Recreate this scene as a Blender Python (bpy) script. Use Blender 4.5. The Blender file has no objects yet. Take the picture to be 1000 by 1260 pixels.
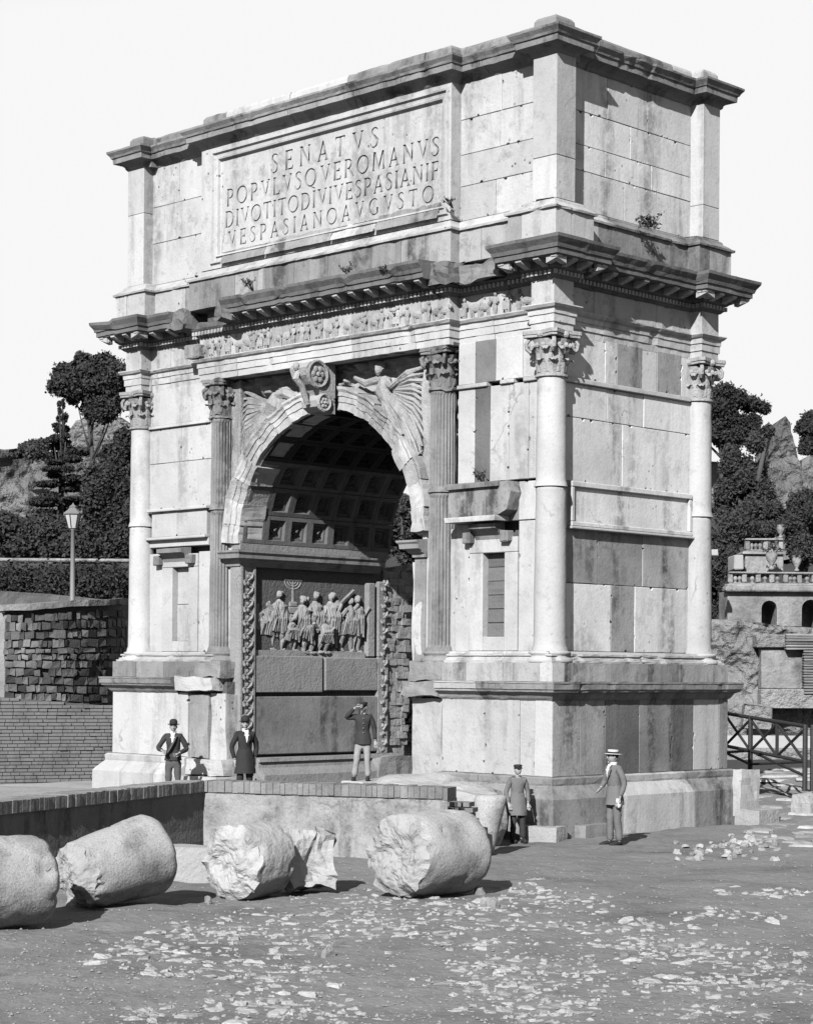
import bpy, bmesh, math, random
import numpy as np
from mathutils import Vector, Matrix, noise as mnoise
random.seed(7); rng = np.random.default_rng(7)
sc = bpy.context.scene
C = sc.collection
PI = math.pi

# ------------------------------------------------------------------ camera
CAM = np.array([24.2397, -28.4975, 2.9646]); YAW, PITCH, ROLL, FOC, SHY = -0.7778, 0.0003, 0.0079, 2452.37, 195.72
def _axes():
    cy, sy = math.cos(YAW), math.sin(YAW); cp, sp = math.cos(PITCH), math.sin(PITCH); cr, sr = math.cos(ROLL), math.sin(ROLL)
    f = np.array([sy*cp, cy*cp, sp]); r = np.array([cy, -sy, 0.0]); u = np.cross(r, f)
    return r*cr+u*sr, u*cr-r*sr, f
AR, AU, AF = _axes()
cd = bpy.data.cameras.new('camera'); cam = bpy.data.objects.new('camera', cd); C.objects.link(cam)
cam.matrix_world = Matrix(((AR[0], AU[0], -AF[0], CAM[0]), (AR[1], AU[1], -AF[1], CAM[1]), (AR[2], AU[2], -AF[2], CAM[2]), (0, 0, 0, 1)))
cd.sensor_fit = 'HORIZONTAL'; cd.sensor_width = 36; cd.lens = 36*FOC/1000; cd.shift_y = SHY/1000
cd.clip_start = 0.5; cd.clip_end = 3000
sc.camera = cam
# ------------------------------------------------------------------ light
SUN_EL = math.radians(31.5); SUN_AZ = math.atan2(0.44, -0.898)      # compass angle from +Y towards +X
w = bpy.data.worlds.new('World'); sc.world = w; w.use_nodes = True
nt = w.node_tree; nt.nodes.clear()
sky = nt.nodes.new('ShaderNodeTexSky'); sky.sky_type = 'NISHITA'; sky.sun_disc = False
sky.sun_elevation = SUN_EL; sky.sun_rotation = SUN_AZ; sky.air_density = 1.0; sky.dust_density = 1.0; sky.ozone_density = 1.0
sp_ = nt.nodes.new('ShaderNodeSeparateColor')   # an old plate sees only the blue of the sky
nt.links.new(sky.outputs[0], sp_.inputs[0])
mn = nt.nodes.new('ShaderNodeMath'); mn.operation = 'MINIMUM'; mn.inputs[1].default_value = 4.9; nt.links.new(sp_.outputs[2], mn.inputs[0])   # thin even haze
bg = nt.nodes.new('ShaderNodeBackground'); wo = nt.nodes.new('ShaderNodeOutputWorld')
nt.links.new(mn.outputs[0], bg.inputs[0]); bg.inputs[1].default_value = 0.057
nt.links.new(bg.outputs[0], wo.inputs[0])
sd = bpy.data.lights.new('sun', 'SUN'); sd.energy = 5.0; sd.angle = math.radians(0.5); sd.color = (1, 1, 1)
so = bpy.data.objects.new('sun', sd); C.objects.link(so)
ldir = Vector((-0.44*math.cos(SUN_EL), 0.898*math.cos(SUN_EL), -math.sin(SUN_EL)))
so.rotation_euler = ldir.to_track_quat('-Z', 'Y').to_euler(); so.location = (20, -40, 30)
sc.view_settings.view_transform = 'Standard'; sc.view_settings.look = 'None'; sc.view_settings.gamma = 1.0
sc.view_settings.exposure = 1.74; sc.view_settings.use_curve_mapping = False
sc.cycles.max_bounces = 6; sc.cycles.diffuse_bounces = 3

def ray(px, py): return AF+AR*(px-500)/FOC-AU*(py-630-SHY)/FOC
def on(px, py, X=None, Y=None, Z=None):
    d = ray(px, py); k, v = (0, X) if X is not None else (1, Y) if Y is not None else (2, Z)
    return CAM+(v-CAM[k])/d[k]*d
def at(px, py, depth): return CAM+ray(px, py)*depth
def proj(P):
    d = np.asarray(P, float)-CAM; z = d@AF
    return 500+FOC*(d@AR)/z, 630+SHY-FOC*(d@AU)/z

# ------------------------------------------------------------------ helpers
def wloc(o):
    v = Vector((0, 0, 0))
    while o is not None: v = v+Vector(o.location); o = o.parent
    return v
class MB:
    def __init__(s): s.v = []; s.f = []
    def add(s, vs, fs):
        n = len(s.v); s.v += [tuple(map(float, p)) for p in vs]; s.f += [tuple(n+i for i in f) for f in fs]; return s
    def box(s, x0, x1, y0, y1, z0, z1, j=0):
        P = [(x, y, z) for x in (x0, x1) for y in (y0, y1) for z in (z0, z1)]
        if j: P = [tuple(c+random.uniform(-j, j) for c in p) for p in P]
        return s.add(P, [(0, 1, 3, 2), (4, 6, 7, 5), (0, 4, 5, 1), (2, 3, 7, 6), (0, 2, 6, 4), (1, 5, 7, 3)])
    def cbox(s, x0, x1, y0, y1, z0, z1, b=0.02, j=0.0):
        # box with chamfered edges and a little wear
        me = bmesh.new(); bmesh.ops.create_cube(me, size=1)
        for v in me.verts:
            v.co = Vector((x0 if v.co.x < 0 else x1, y0 if v.co.y < 0 else y1, z0 if v.co.z < 0 else z1))
        b = min(b, .3*abs(x1-x0), .3*abs(y1-y0), .3*abs(z1-z0))
        bmesh.ops.bevel(me, geom=me.edges[:], offset=b, segments=1, affect='EDGES', profile=.5)
        vs = [tuple(c+random.uniform(-j, j) for c in v.co) for v in me.verts]; me.verts.index_update()
        fs = [tuple(v.index for v in f.verts) for f in me.faces]; me.free()
        return s.add(vs, fs)
    def sweep(s, path, prof, closed=False, cap=True):
        n = len(path); M = []
        for i in range(n):
            a = path[i-1] if (i > 0 or closed) else None; b = path[(i+1) % n] if (i < n-1 or closed) else None; c = path[i]
            ns = []
            for p, q in ((a, c), (c, b)):
                if p is None or q is None: continue
                dx, dy = q[0]-p[0], q[1]-p[1]; l = math.hypot(dx, dy); ns.append((dy/l, -dx/l))
            if len(ns) == 1: m = ns[0]
            else:
                k = 1+ns[0][0]*ns[1][0]+ns[0][1]*ns[1][1]; m = ((ns[0][0]+ns[1][0])/k, (ns[0][1]+ns[1][1])/k)
            M.append(m)
        K = len(prof)
        vs = [(path[i][0]+M[i][0]*p, path[i][1]+M[i][1]*p, z) for i in range(n) for p, z in prof]
        fs = []
        for i in range(n if closed else n-1):
            j = (i+1) % n
            for k in range(K-1): fs.append((i*K+k, j*K+k, j*K+k+1, i*K+k+1))
        if cap and not closed:
            fs.append(tuple(range(K-1, -1, -1))); fs.append(tuple((n-1)*K+k for k in range(K)))
        if cap and closed:
            fs.append(tuple(i*K+K-1 for i in range(n)))
        return s.add(vs, fs)
    def prism(s, poly, z0, z1):
        n = len(poly)
        return s.add([(x, y, z0) for x, y in poly]+[(x, y, z1) for x, y in poly],
                     [tuple(range(n-1, -1, -1)), tuple(range(n, 2*n))]+[(i, (i+1) % n, n+(i+1) % n, n+i) for i in range(n)])
    def lathe(s, prof, c=(0, 0), seg=20, a0=0, a1=2*PI, cap=True):
        K = len(prof); full = abs(a1-a0-2*PI) < 1e-6; m = seg if full else seg+1
        vs = [(c[0]+r*math.cos(a0+(a1-a0)*i/seg), c[1]+r*math.sin(a0+(a1-a0)*i/seg), z) for i in range(m) for r, z in prof]
        fs = []
        for i in range(seg):
            j = (i+1) % m
            for k in range(K-1): fs.append((i*K+k, j*K+k, j*K+k+1, i*K+k+1))
        if cap and full:
            fs.append(tuple(i*K for i in range(m-1, -1, -1))); fs.append(tuple(i*K+K-1 for i in range(m)))
        return s.add(vs, fs)
    def tube(s, pts, rad, seg=7, flat=1.0):
        pts = [Vector(p) for p in pts]; n = len(pts)
        if not hasattr(rad, '__len__'): rad = [rad]*n
        vs = []; up = None
        for i in range(n):
            t = (pts[min(i+1, n-1)]-pts[max(i-1, 0)]).normalized()
            if up is None: up = Vector((0, 0, 1)) if abs(t.z) < .9 else Vector((0, 1, 0))
            a = t.cross(up).normalized(); b = a.cross(t).normalized(); up = b
            for k in range(seg):
                q = 2*PI*k/seg; vs.append(pts[i]+a*math.cos(q)*rad[i]+b*math.sin(q)*rad[i]*flat)
        fs = [(i*seg+k, i*seg+(k+1) % seg, (i+1)*seg+(k+1) % seg, (i+1)*seg+k) for i in range(n-1) for k in range(seg)]
        fs += [tuple(range(seg-1, -1, -1)), tuple((n-1)*seg+k for k in range(seg))]
        return s.add(vs, fs)
    def ball(s, c, r, seg=8, rings=6):
        if not hasattr(r, '__len__'): r = (r, r, r)
        vs = [(c[0], c[1], c[2]-r[2])]
        for i in range(1, rings):
            t = PI*i/rings
            for k in range(seg):
                p = 2*PI*k/seg; vs.append((c[0]+r[0]*math.sin(t)*math.cos(p), c[1]+r[1]*math.sin(t)*math.sin(p), c[2]-r[2]*math.cos(t)))
        vs.append((c[0], c[1], c[2]+r[2])); fs = []
        for k in range(seg):
            fs.append((0, 1+(k+1) % seg, 1+k))
            for i in range(rings-2): fs.append((1+i*seg+k, 1+i*seg+(k+1) % seg, 1+(i+1)*seg+(k+1) % seg, 1+(i+1)*seg+k))
            fs.append((1+(rings-2)*seg+k, 1+(rings-2)*seg+(k+1) % seg, len(vs)-1))
        return s.add(vs, fs)
    def xf(s, fn): s.v = [tuple(fn(*p)) for p in s.v]; return s
    def mesh(s, name, m, smooth=False, off=(0, 0, 0)):
        me = bpy.data.meshes.new(name)
        me.from_pydata([(p[0]-off[0], p[1]-off[1], p[2]-off[2]) for p in s.v], [], s.f); me.validate()
        if m: me.materials.append(m)
        if smooth: me.polygons.foreach_set('use_smooth', [True]*len(me.polygons))
        me.update(); return me
    def build(s, name, m, parent=None, smooth=False, local=False, recalc=False):
        off = (0, 0, 0) if (local or parent is None) else wloc(parent)
        me = s.mesh(name, m, smooth, off)
        if recalc:
            b = bmesh.new(); b.from_mesh(me); bmesh.ops.recalc_face_normals(b, faces=b.faces[:]); b.to_mesh(me); b.free()
        o = bpy.data.objects.new(name, me); C.objects.link(o); o.parent = parent; return o
def inst(me, name, parent, loc=(0, 0, 0), rot=(0, 0, 0), sca=(1, 1, 1)):
    o = bpy.data.objects.new(name, me); C.objects.link(o); o.parent = parent
    off = wloc(parent) if parent else Vector((0, 0, 0))
    o.location = Vector(loc)-off; o.rotation_euler = rot; o.scale = sca; return o
def tag(o, label=None, cat=None, group=None, kind=None):
    for k, v in (('label', label), ('category', cat), ('group', group), ('kind', kind)):
        if v: o[k] = v
    return o
def thing(name, loc, label, cat, group=None, rz=0):
    o = bpy.data.objects.new(name, None); C.objects.link(o); o.location = loc; o.rotation_euler = (0, 0, rz); o.empty_display_size = .3
    return tag(o, label, cat, group)
def struct(o): o['kind'] = 'structure'; return o
def fbm(p, sc_=1.0, oct_=4): return mnoise.fractal(Vector(p)*sc_, .6, 2.1, oct_)
def rough(mb, amp, scl, seed=0):
    def f(x, y, z):
        v = mnoise.noise_vector(Vector((x*scl+seed, y*scl, z*scl)))*amp+mnoise.noise_vector(Vector((x*scl*2.7+seed, y*scl*2.7, z*scl*2.7)))*amp*.45
        return (x+v.x, y+v.y, z+v.z)
    return mb.xf(f)

# ------------------------------------------------------------------ materials
def mat(name, base=.4, dark=None, streak=0, patch=.3, speck=.2, rough_=.85, bump=.3, bscale=14, pits=0, vary=.12, sscale=(1.6, 1.6, .16), pscale=.5, light=None, cobj=False, bdist=.03, blotch=0):
    m = bpy.data.materials.new(name); m.use_nodes = True; t = m.node_tree; N = t.nodes; L = t.links; b = N['Principled BSDF']
    b.inputs['Roughness'].default_value = rough_; b.inputs['Specular IOR Level'].default_value = .25
    dark = base*.35 if dark is None else dark
    base *= .88; dark *= .84
    if cobj: co = N.new('ShaderNodeTexCoord').outputs['Object']
    else: co = N.new('ShaderNodeNewGeometry').outputs['Position']
    def math_(op, a, b_, clamp=False):
        n = N.new('ShaderNodeMath'); n.operation = op; n.use_clamp = clamp
        for i, q in enumerate((a, b_)):
            if isinstance(q, (int, float)): n.inputs[i].default_value = q
            elif q is not None: L.new(q, n.inputs[i])
        return n.outputs[0]
    def noise_(scale, detail=5, rg=.6, vec=None):
        n = N.new('ShaderNodeTexNoise'); n.inputs['Scale'].default_value = scale; n.inputs['Detail'].default_value = detail; n.inputs['Roughness'].default_value = rg
        L.new(vec or co, n.inputs['Vector']); return n.outputs['Fac']
    def ramp(v, a, b_):
        n = N.new('ShaderNodeMapRange'); n.inputs['From Min'].default_value = a; n.inputs['From Max'].default_value = b_; L.new(v, n.inputs['Value']); return n.outputs[0]
    fac = math_('MULTIPLY', ramp(noise_(pscale, 6, .62), .46, .72), patch)
    if streak:
        mp = N.new('ShaderNodeMapping'); mp.inputs['Scale'].default_value = sscale; L.new(co, mp.inputs['Vector'])
        s1 = ramp(noise_(1.0, 5, .62, mp.outputs[0]), .47, .62)
        mp2 = N.new('ShaderNodeMapping'); mp2.inputs['Scale'].default_value = tuple(q*3.6 for q in sscale); L.new(co, mp2.inputs['Vector'])
        s2 = ramp(noise_(1.0, 4, .6, mp2.outputs[0]), .5, .75)
        gate = ramp(noise_(.33, 3, .5), .33, .52)
        brk = ramp(noise_(4.0, 6, .7), .30, .56)
        st = math_('MULTIPLY', math_('MULTIPLY', math_('MULTIPLY', math_('MAXIMUM', s1, math_('MULTIPLY', s2, .6)), gate), brk), streak)
        fac = math_('MAXIMUM', fac, st)
    if blotch:
        bl = math_('MULTIPLY', ramp(noise_(2.6, 8, .72), .52, .70), blotch); fac = math_('MAXIMUM', fac, bl)
        cr = N.new('ShaderNodeTexVoronoi'); cr.feature = 'DISTANCE_TO_EDGE'; cr.inputs['Scale'].default_value = .55
        wn = N.new('ShaderNodeTexNoise'); wn.inputs['Scale'].default_value = 2.2; wn.inputs['Detail'].default_value = 5; L.new(co, wn.inputs['Vector'])
        va = N.new('ShaderNodeVectorMath'); va.operation = 'MULTIPLY_ADD'; va.inputs[1].default_value = (.5, .5, .5); L.new(wn.outputs['Color'], va.inputs[0]); L.new(co, va.inputs[2]); L.new(va.outputs[0], cr.inputs['Vector'])
        cf_ = math_('MULTIPLY', math_('MULTIPLY', ramp(cr.outputs['Distance'], .012, .003), ramp(noise_(.6, 3), .54, .62)), .5); fac = math_('MAXIMUM', fac, cf_)
    sp = ramp(noise_(bscale*1.7, 6, .7), .5, .8)
    fac = math_('ADD', fac, math_('MULTIPLY', sp, speck), True)
    if pits:
        pn = N.new('ShaderNodeTexVoronoi'); pn.inputs['Scale'].default_value = 5.5; L.new(co, pn.inputs['Vector'])
        pf = math_('MULTIPLY', ramp(pn.outputs['Distance'], .2, .1), ramp(noise_(.9, 3), .53, .62))
        fac = math_('MAXIMUM', fac, math_('MULTIPLY', pf, pits))
    oi = N.new('ShaderNodeObjectInfo')
    tone = math_('ADD', math_('MULTIPLY', oi.outputs['Random'], 2*vary), 1-vary)
    mx = N.new('ShaderNodeMix'); mx.data_type = 'FLOAT'
    L.new(fac, mx.inputs[0]); mx.inputs[2].default_value = base; mx.inputs[3].default_value = dark
    val = math_('MULTIPLY', mx.outputs[0], tone)
    cc = N.new('ShaderNodeCombineColor')
    for i in range(3): L.new(val, cc.inputs[i])
    L.new(cc.outputs[0], b.inputs['Base Color'])
    if bump:
        bp = N.new('ShaderNodeBump'); bp.inputs['Strength'].default_value = bump; bp.inputs['Distance'].default_value = bdist
        h = math_('ADD', noise_(bscale, 6, .65), math_('MULTIPLY', noise_(bscale*.25, 4, .6), 1.5))
        if pits: h = math_('SUBTRACT', h, math_('MULTIPLY', pf, 1.2))
        L.new(h, bp.inputs['Height']); L.new(bp.outputs[0], b.inputs['Normal'])
    return m
M = {}
M['marble'] = mat('marble', .205, .04, streak=.6, patch=.4, speck=.30, pits=1.0, bump=.22, blotch=.55)
M['clean'] = mat('clean_marble', .218, .055, streak=.5, patch=.34, speck=.26, pits=.6, bump=.18, blotch=.4)
M['weath'] = mat('weathered_marble', .150, .024, streak=1.0, patch=.6, speck=.35, bump=.25, blotch=.7)
M['grey'] = mat('grey_marble', .110, .022, streak=.9, patch=.6, speck=.35, bump=.25, blotch=.7)
M['soot_shade'] = mat('soot_shade_marble', .062, .016, streak=.8, patch=.7, speck=.4)  # soot stains, also shade put into the colour under cornice and in recess
M['carved'] = mat('carved_marble', .165, .035, streak=.6, patch=.6, blotch=.6, speck=.5, bump=.6, bscale=18)
M['core'] = mat('concrete_core', .045, .02, patch=.5, speck=.5, bump=.8)
M['vault'] = mat('shaded_vault_marble', .009, .004, patch=.5, speck=.4, bump=.5)  # soot plus the vault's own shade put into a near black colour
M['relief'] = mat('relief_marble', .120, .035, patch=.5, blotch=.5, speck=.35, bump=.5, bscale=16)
M['granite'] = mat('granite', .170, .035, patch=.7, speck=1.0, bump=.3, bscale=26, pscale=1.7, cobj=True)
M['broken'] = mat('broken_granite', .170, .05, patch=.45, speck=.4, bump=.8, bscale=9, pscale=1.2, cobj=True)
M['stone'] = mat('loose_stone', .15, .06, patch=.4, speck=.4, bump=.6, vary=.3)
M['cobble'] = mat('basalt_cobble', .150, .05, patch=.6, speck=.5, bump=.6, vary=.4, pscale=2.5)
M['dirt'] = mat('dirt', .084, .032, blotch=.5, patch=.8, speck=.5, bump=.8, bscale=7, pscale=.45, rough_=.95)
M['earth'] = mat('terrace_earth', .15, .07, patch=.5, speck=.4, bump=.6, bscale=6)
M['cement'] = mat('pale_cement', .15, .035, streak=.7, patch=.8, blotch=.8, speck=.6, bump=.6, bscale=10, sscale=(4, 4, .5), pscale=1.3)
M['mossy'] = mat('mossy_cement', .085, .024, streak=.9, patch=.7, speck=.4, bump=.6, sscale=(4, 4, .4))
M['brick'] = mat('brick', .105, .045, patch=.5, speck=.45, bump=.5, vary=.3)
M['mortar'] = mat('mortar', .04, .02, patch=.5, bump=.5)
M['tufa'] = mat('tufa', .056, .012, patch=.6, speck=.4, bump=.6, vary=.8)
M['ruin'] = mat('ruin_masonry', .135, .04, streak=.4, patch=.6, blotch=.6, speck=.6, bump=1.0, bdist=.2, bscale=4, pscale=.35)
M['ruinfar'] = mat('far_ruin_masonry', .115, .022, streak=.7, patch=1.0, blotch=.8, speck=.5, bump=1.0, bdist=.8, bscale=1.3, pscale=.22, sscale=(.5, .5, .1))
M['stucco'] = mat('stucco', .135, .035, streak=.9, patch=.9, speck=.5, bump=.6, bdist=.1, bscale=4, blotch=.7)
M['leaf'] = mat('foliage', .015, .006, patch=.7, speck=.3, bump=0, pscale=.35, vary=.25)
M['leaf2'] = mat('light_foliage', .026, .009, patch=.6, speck=.3, bump=0, pscale=.5, vary=.25)
M['hedge'] = mat('hedge_foliage', .014, .006, patch=.7, speck=.3, bump=0, pscale=.6)
M['bark'] = mat('bark', .03, .012, patch=.5, bump=.8)
M['iron'] = mat('black_iron', .010, .007, patch=.3, speck=.2, bump=.2, rough_=.6)
M['lamp'] = mat('painted_iron', .075, .035, patch=.3, bump=.1, rough_=.6)
M['glass'] = mat('lamp_glass', .22, .12, patch=.4, bump=0, rough_=.15)
M['wood'] = mat('old_boards', .062, .03, streak=.5, patch=.3, bump=.4, sscale=(1, 1, 14), vary=.2)
M['pale'] = mat('pale_plaster', .17, .08, patch=.4, bump=.3)
M['skin'] = mat('skin', .13, .09, patch=.2, speck=.1, bump=0, rough_=.6, vary=.05, cobj=True)
for n_, v_ in (('black_cloth', .007), ('dark_cloth', .012), ('grey_cloth', .062), ('light_cloth', .125), ('midgrey_cloth', .034), ('white_cloth', .28), ('straw', .25), ('hair', .012)):
    M[n_] = mat(n_, v_, v_*.6, patch=.35, speck=.15, bump=.25, bscale=30, vary=.03, cobj=True)
M['coping'] = mat('coping_brick', .100, .04, patch=.7, speck=.5, blotch=.7, bump=.5, vary=.16, pscale=1.2)
M['side_lit'] = mat('side_lit_marble', .285, .055, streak=.75, patch=.35, speck=.26, pits=.6, bump=.18, blotch=.45)  # clean marble lightened for the short side, extra sunlight put into the colour
M['pebble'] = mat('pebble', .125, .06, patch=.5, vary=.2, pscale=3)
# ================================================================== setting: ground
def smooth(t): t = max(0.0, min(1.0, t)); return t*t*(3-2*t)
def gz(x, y):
    z = -.15
    z += .78*smooth((y-4.2)/9.0)*smooth((x+9)/6)
    z += .05*fbm((x, y, 0), .35, 3)*smooth((12-abs(x-5))/6+1)
    z -= .85*smooth((y-13)/22)*smooth((x+40)/20)
    return z
def ongz(px, py):
    z = -.15
    for _ in range(12): p = on(px, py, Z=z); z = gz(p[0], p[1])
    return on(px, py, Z=z)
def sheet(xs, ys, zf):
    mb = MB(); n = len(ys)
    mb.v = [(x, y, zf(x, y)) for x in xs for y in ys]
    mb.f = [(i*n+j, (i+1)*n+j, (i+1)*n+j+1, i*n+j+1) for i in range(len(xs)-1) for j in range(n-1)]
    return mb
def axis(lo, hi, step, far): 
    a = list(np.arange(lo, hi, step)); d = step; p, q = lo, hi; L_, R_ = [], []
    while p > -far: d *= 1.35; p -= d; q += d; L_.append(p); R_.append(q)
    return L_[::-1]+a+R_
RUTS = [(-1.2, .10, .035), (.4, .16, .03), (2.1, .12, .03), (3.4, .2, .035), (4.6, .12, .03), (6.2, .18, .04), (7.1, .12, .03), (8.6, .2, .03)]
def gzfine(x, y):
    r = 0
    if -6 < x < 22 and -20 < y < 12:
        v = (x-4)*.66-(y+9)*.75+.5*fbm((x, y, 11), .12, 2); u = x*.75+y*.66
        for c_, w_, d_ in RUTS:
            t = abs(v-c_-.25*math.sin(u*.35+c_*3))
            if t < .6: r -= d_*math.exp(-(t/w_)**2)*(.5+.8*fbm((u*.5, c_, 0), 1, 2))-d_*.4*math.exp(-((t-w_*2)/w_)**2)
    return r+gz(x, y)+(.030*fbm((x, y, 3), 1.3, 5)+.012*fbm((x, y, 9), 5.0, 3) if -6 < x < 22 and -20 < y < 12 else 0)
ground = struct(sheet(axis(-6, 21, .16, 900), axis(-20, 11, .16, 900), gzfine).build('ground', M['dirt'], None, smooth=True))

# ================================================================== the arch
XR, YB = 0.0, 5.61
arch = thing('triumphal_arch', (-6.75, 2.8, -.15), 'tall white marble triumphal arch with carved inscription panel and deep coffered passage', 'arch')
E_ = .18
PATH = [(-13.32, 5.43), (-13.32, 4.85), (-13.03, 4.85), (-13.03, .76), (-13.32, .76), (-13.32, .18), (-12.74, .18), (-12.74, .47), (-10.61, .47), (-10.61, .18),
        (-2.89, .18), (-2.89, .47), (-.76, .47), (-.76, .18), (-.18, .18), (-.18, .76), (-.47, .76), (-.47, 4.85), (-.18, 4.85), (-.18, 5.43)]
def blocks(path, prof, name, mats, gap=.006, step=1.5, closed=False, jit=.004, joints=None, seed=1):
    """sweep a moulding along a plan path, cut into separate stones at joints along each straight run"""
    r = random.Random(seed); pts = []; n = len(path)
    runs = n if closed else n-1
    def nrm(a, b):
        dx, dy = b[0]-a[0], b[1]-a[1]; l = math.hypot(dx, dy); return (dy/l, -dx/l), l
    items = []   # (point, mitre, iscut)
    for i in range(n):
        prv = path[i-1] if (i > 0 or closed) else None; nx = path[(i+1) % n] if (i < n-1 or closed) else None
        ns = ([nrm(prv, path[i])[0]] if prv else [])+([nrm(path[i], nx)[0]] if nx else [])
        if len(ns) == 2:
            k = 1+ns[0][0]*ns[1][0]+ns[0][1]*ns[1][1]; m = ((ns[0][0]+ns[1][0])/k, (ns[0][1]+ns[1][1])/k)
        else: m = ns[0]
        items.append((path[i], m, False))
        if i < runs:
            b = path[(i+1) % n]; nn, l = nrm(path[i], b)
            k = int(l/step)
            for q in range(k):
                t = (q+.5+r.uniform(-.22, .22))/k
                items.append(((path[i][0]+(b[0]-path[i][0])*t, path[i][1]+(b[1]-path[i][1])*t), nn, True))
    if closed: 
        c = [i for i, it in enumerate(items) if it[2]]
        items = items[c[0]:]+items[:c[0]]+[items[c[0]]]
    out = []; cur = [items[0]]
    for it in items[1:]:
        cur.append(it)
        if it[2] or it is items[-1]:
            if len(cur) > 1: out.append(cur)
            cur = [it]
    objs = []
    for seg in out:
        s2 = [seg[0]]                      # extra rings so that edges can be nicked
        for a, b in zip(seg, seg[1:]):
            l = math.hypot(b[0][0]-a[0][0], b[0][1]-a[0][1]); k = int(l/.16)
            if k > 1:
                nn, _ = nrm(a[0], b[0]); s2 += [((a[0][0]+(b[0][0]-a[0][0])*(q+r.uniform(-.3, .3))/k, a[0][1]+(b[0][1]-a[0][1])*(q+r.uniform(-.3, .3))/k), nn, None) for q in range(1, k)]
            s2.append(b)
        seg = s2; pm = max(p for p, _ in prof)
        K = len(prof); j = r.uniform(-jit, jit); P = []
        for q, (p, m, cut) in enumerate(seg):
            x, y = p
            if q in (0, len(seg)-1):
                o = seg[1][0] if q == 0 else seg[-2][0]; d = math.hypot(o[0]-x, o[1]-y) or 1; x += (o[0]-x)/d*gap; y += (o[1]-y)/d*gap
            ch = r.uniform(.015, .06) if (cut is None and r.random() < .10) else 0
            for pp, z in prof:
                w_ = (r.uniform(-.005, .004)-(ch*r.uniform(.4, 1) if pp > pm-.12 else 0)) if pp > -.15 else 0
                P.append((x+m[0]*(pp+j+w_), y+m[1]*(pp+j+w_), z+(r.uniform(-.004, .004) if pp > -.15 else 0)))
        mb = MB(); nseg = len(seg)
        fs = [(i*K+k, (i+1)*K+k, (i+1)*K+k+1, i*K+k+1) for i in range(nseg-1) for k in range(K-1)]
        fs += [tuple(range(K-1, -1, -1)), tuple((nseg-1)*K+k for k in range(K))]
        fs += [(i*K, i*K+K-1, (i+1)*K+K-1, (i+1)*K) for i in range(nseg-1)]
        mb.add(P, fs); objs.append(mb.build(name, M[mats[r.randrange(len(mats))]], arch))
    return objs
def slab(x0, x1, y0, y1, z0, z1, m='marble', name='marble_block', b=.012, j=.003, parent=None):
    return MB().cbox(x0, x1, y0, y1, z0, z1, b, j).build(name, M[m], parent or arch)
def chipped(u0, u1, z0, z1, m, name, T, d=.2):
    # slab with nicked edges: outline (u, z) set into the wall by T(u, depth, z)
    r = random; P = []
    for (a, b) in (((u0, z0), (u1, z0)), ((u1, z0), (u1, z1)), ((u1, z1), (u0, z1)), ((u0, z1), (u0, z0))):
        l = math.hypot(b[0]-a[0], b[1]-a[1]); k = max(2, min(7, int(l/.22))); n = (-(b[1]-a[1])/l, (b[0]-a[0])/l)
        for q in range(k):
            t = (q+(r.uniform(-.3, .3) if q else 0))/k; c = r.uniform(0, .005)+(r.uniform(.015, .055) if r.random() < .22 else 0)
            if c > .012 and q and l > .3:
                w_ = r.uniform(.02, .06)/l
                for dt, f_ in ((-w_, .05), (-w_*.5, .8), (w_*.4, 1), (w_*1.1, .04)): P.append((a[0]+(b[0]-a[0])*(t+dt)+n[0]*c*f_, a[1]+(b[1]-a[1])*(t+dt)+n[1]*c*f_))
            else: P.append((a[0]+(b[0]-a[0])*t+n[0]*min(c, .005), a[1]+(b[1]-a[1])*t+n[1]*min(c, .005)))
    cx, cz = (u0+u1)/2, (z0+z1)/2; K = len(P); o = r.uniform(-.006, .006); bv = .010
    F_ = [(u+(cx-u)*min(.4, bv/max(.05, abs(cx-u)))*(abs(cx-u) > 1e-6), z+(cz-z)*min(.4, bv/max(.05, abs(cz-z)))*(abs(cz-z) > 1e-6)) for u, z in P]
    vs = [T(u, o, z) for u, z in F_]+[T(u, o+bv, z) for u, z in P]+[T(u, d, z) for u, z in P]
    fs = [tuple(range(K))]+[(K+k, K+(k+1) % K, (k+1) % K, k) for k in range(K)]+[(2*K+k, 2*K+(k+1) % K, K+(k+1) % K, K+k) for k in range(K)]
    return MB().add(vs, fs).build(name, M[m], arch)
def front_slab(x0, x1, z0, z1, Y, m='marble', d=.12, g=.002, name='marble_block'): return chipped(x0+g, x1-g, z0+g, z1-g, m, name, lambda u, q, z: (u, Y+q, z))
def side_slab(y0, y1, z0, z1, X, m='marble', d=.12, g=.002, name='marble_block'): return chipped(y0+g, y1-g, z0+g, z1-g, m, name, lambda u, q, z: (X-q, u, z))
# --- concrete core behind the marble
core = MB()
core.box(-12.98, -9.56, .75, 5.0, -.1, 9.5); core.box(-3.94, -.75, .75, 5.0, -.1, 9.5)
core.box(-13.3, -9.6, .2, 5.4, -.1, 2.7); core.box(-3.6, -.2, .2, 5.4, -.1, 2.7)
core.sweep(PATH, [(-.12, 9.5), (-.12, 15.2)], closed=True); core.sweep(PATH, [(-.06, 15.1), (-.06, 15.37)], closed=True)
core.box(-9.56, -3.94, 1.05, 5.02, 8.75, 9.5); core.box(-10.62, -2.88, .30, 1.2, 9.463, 9.52)
core.build('core', M['core'], arch)
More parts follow.
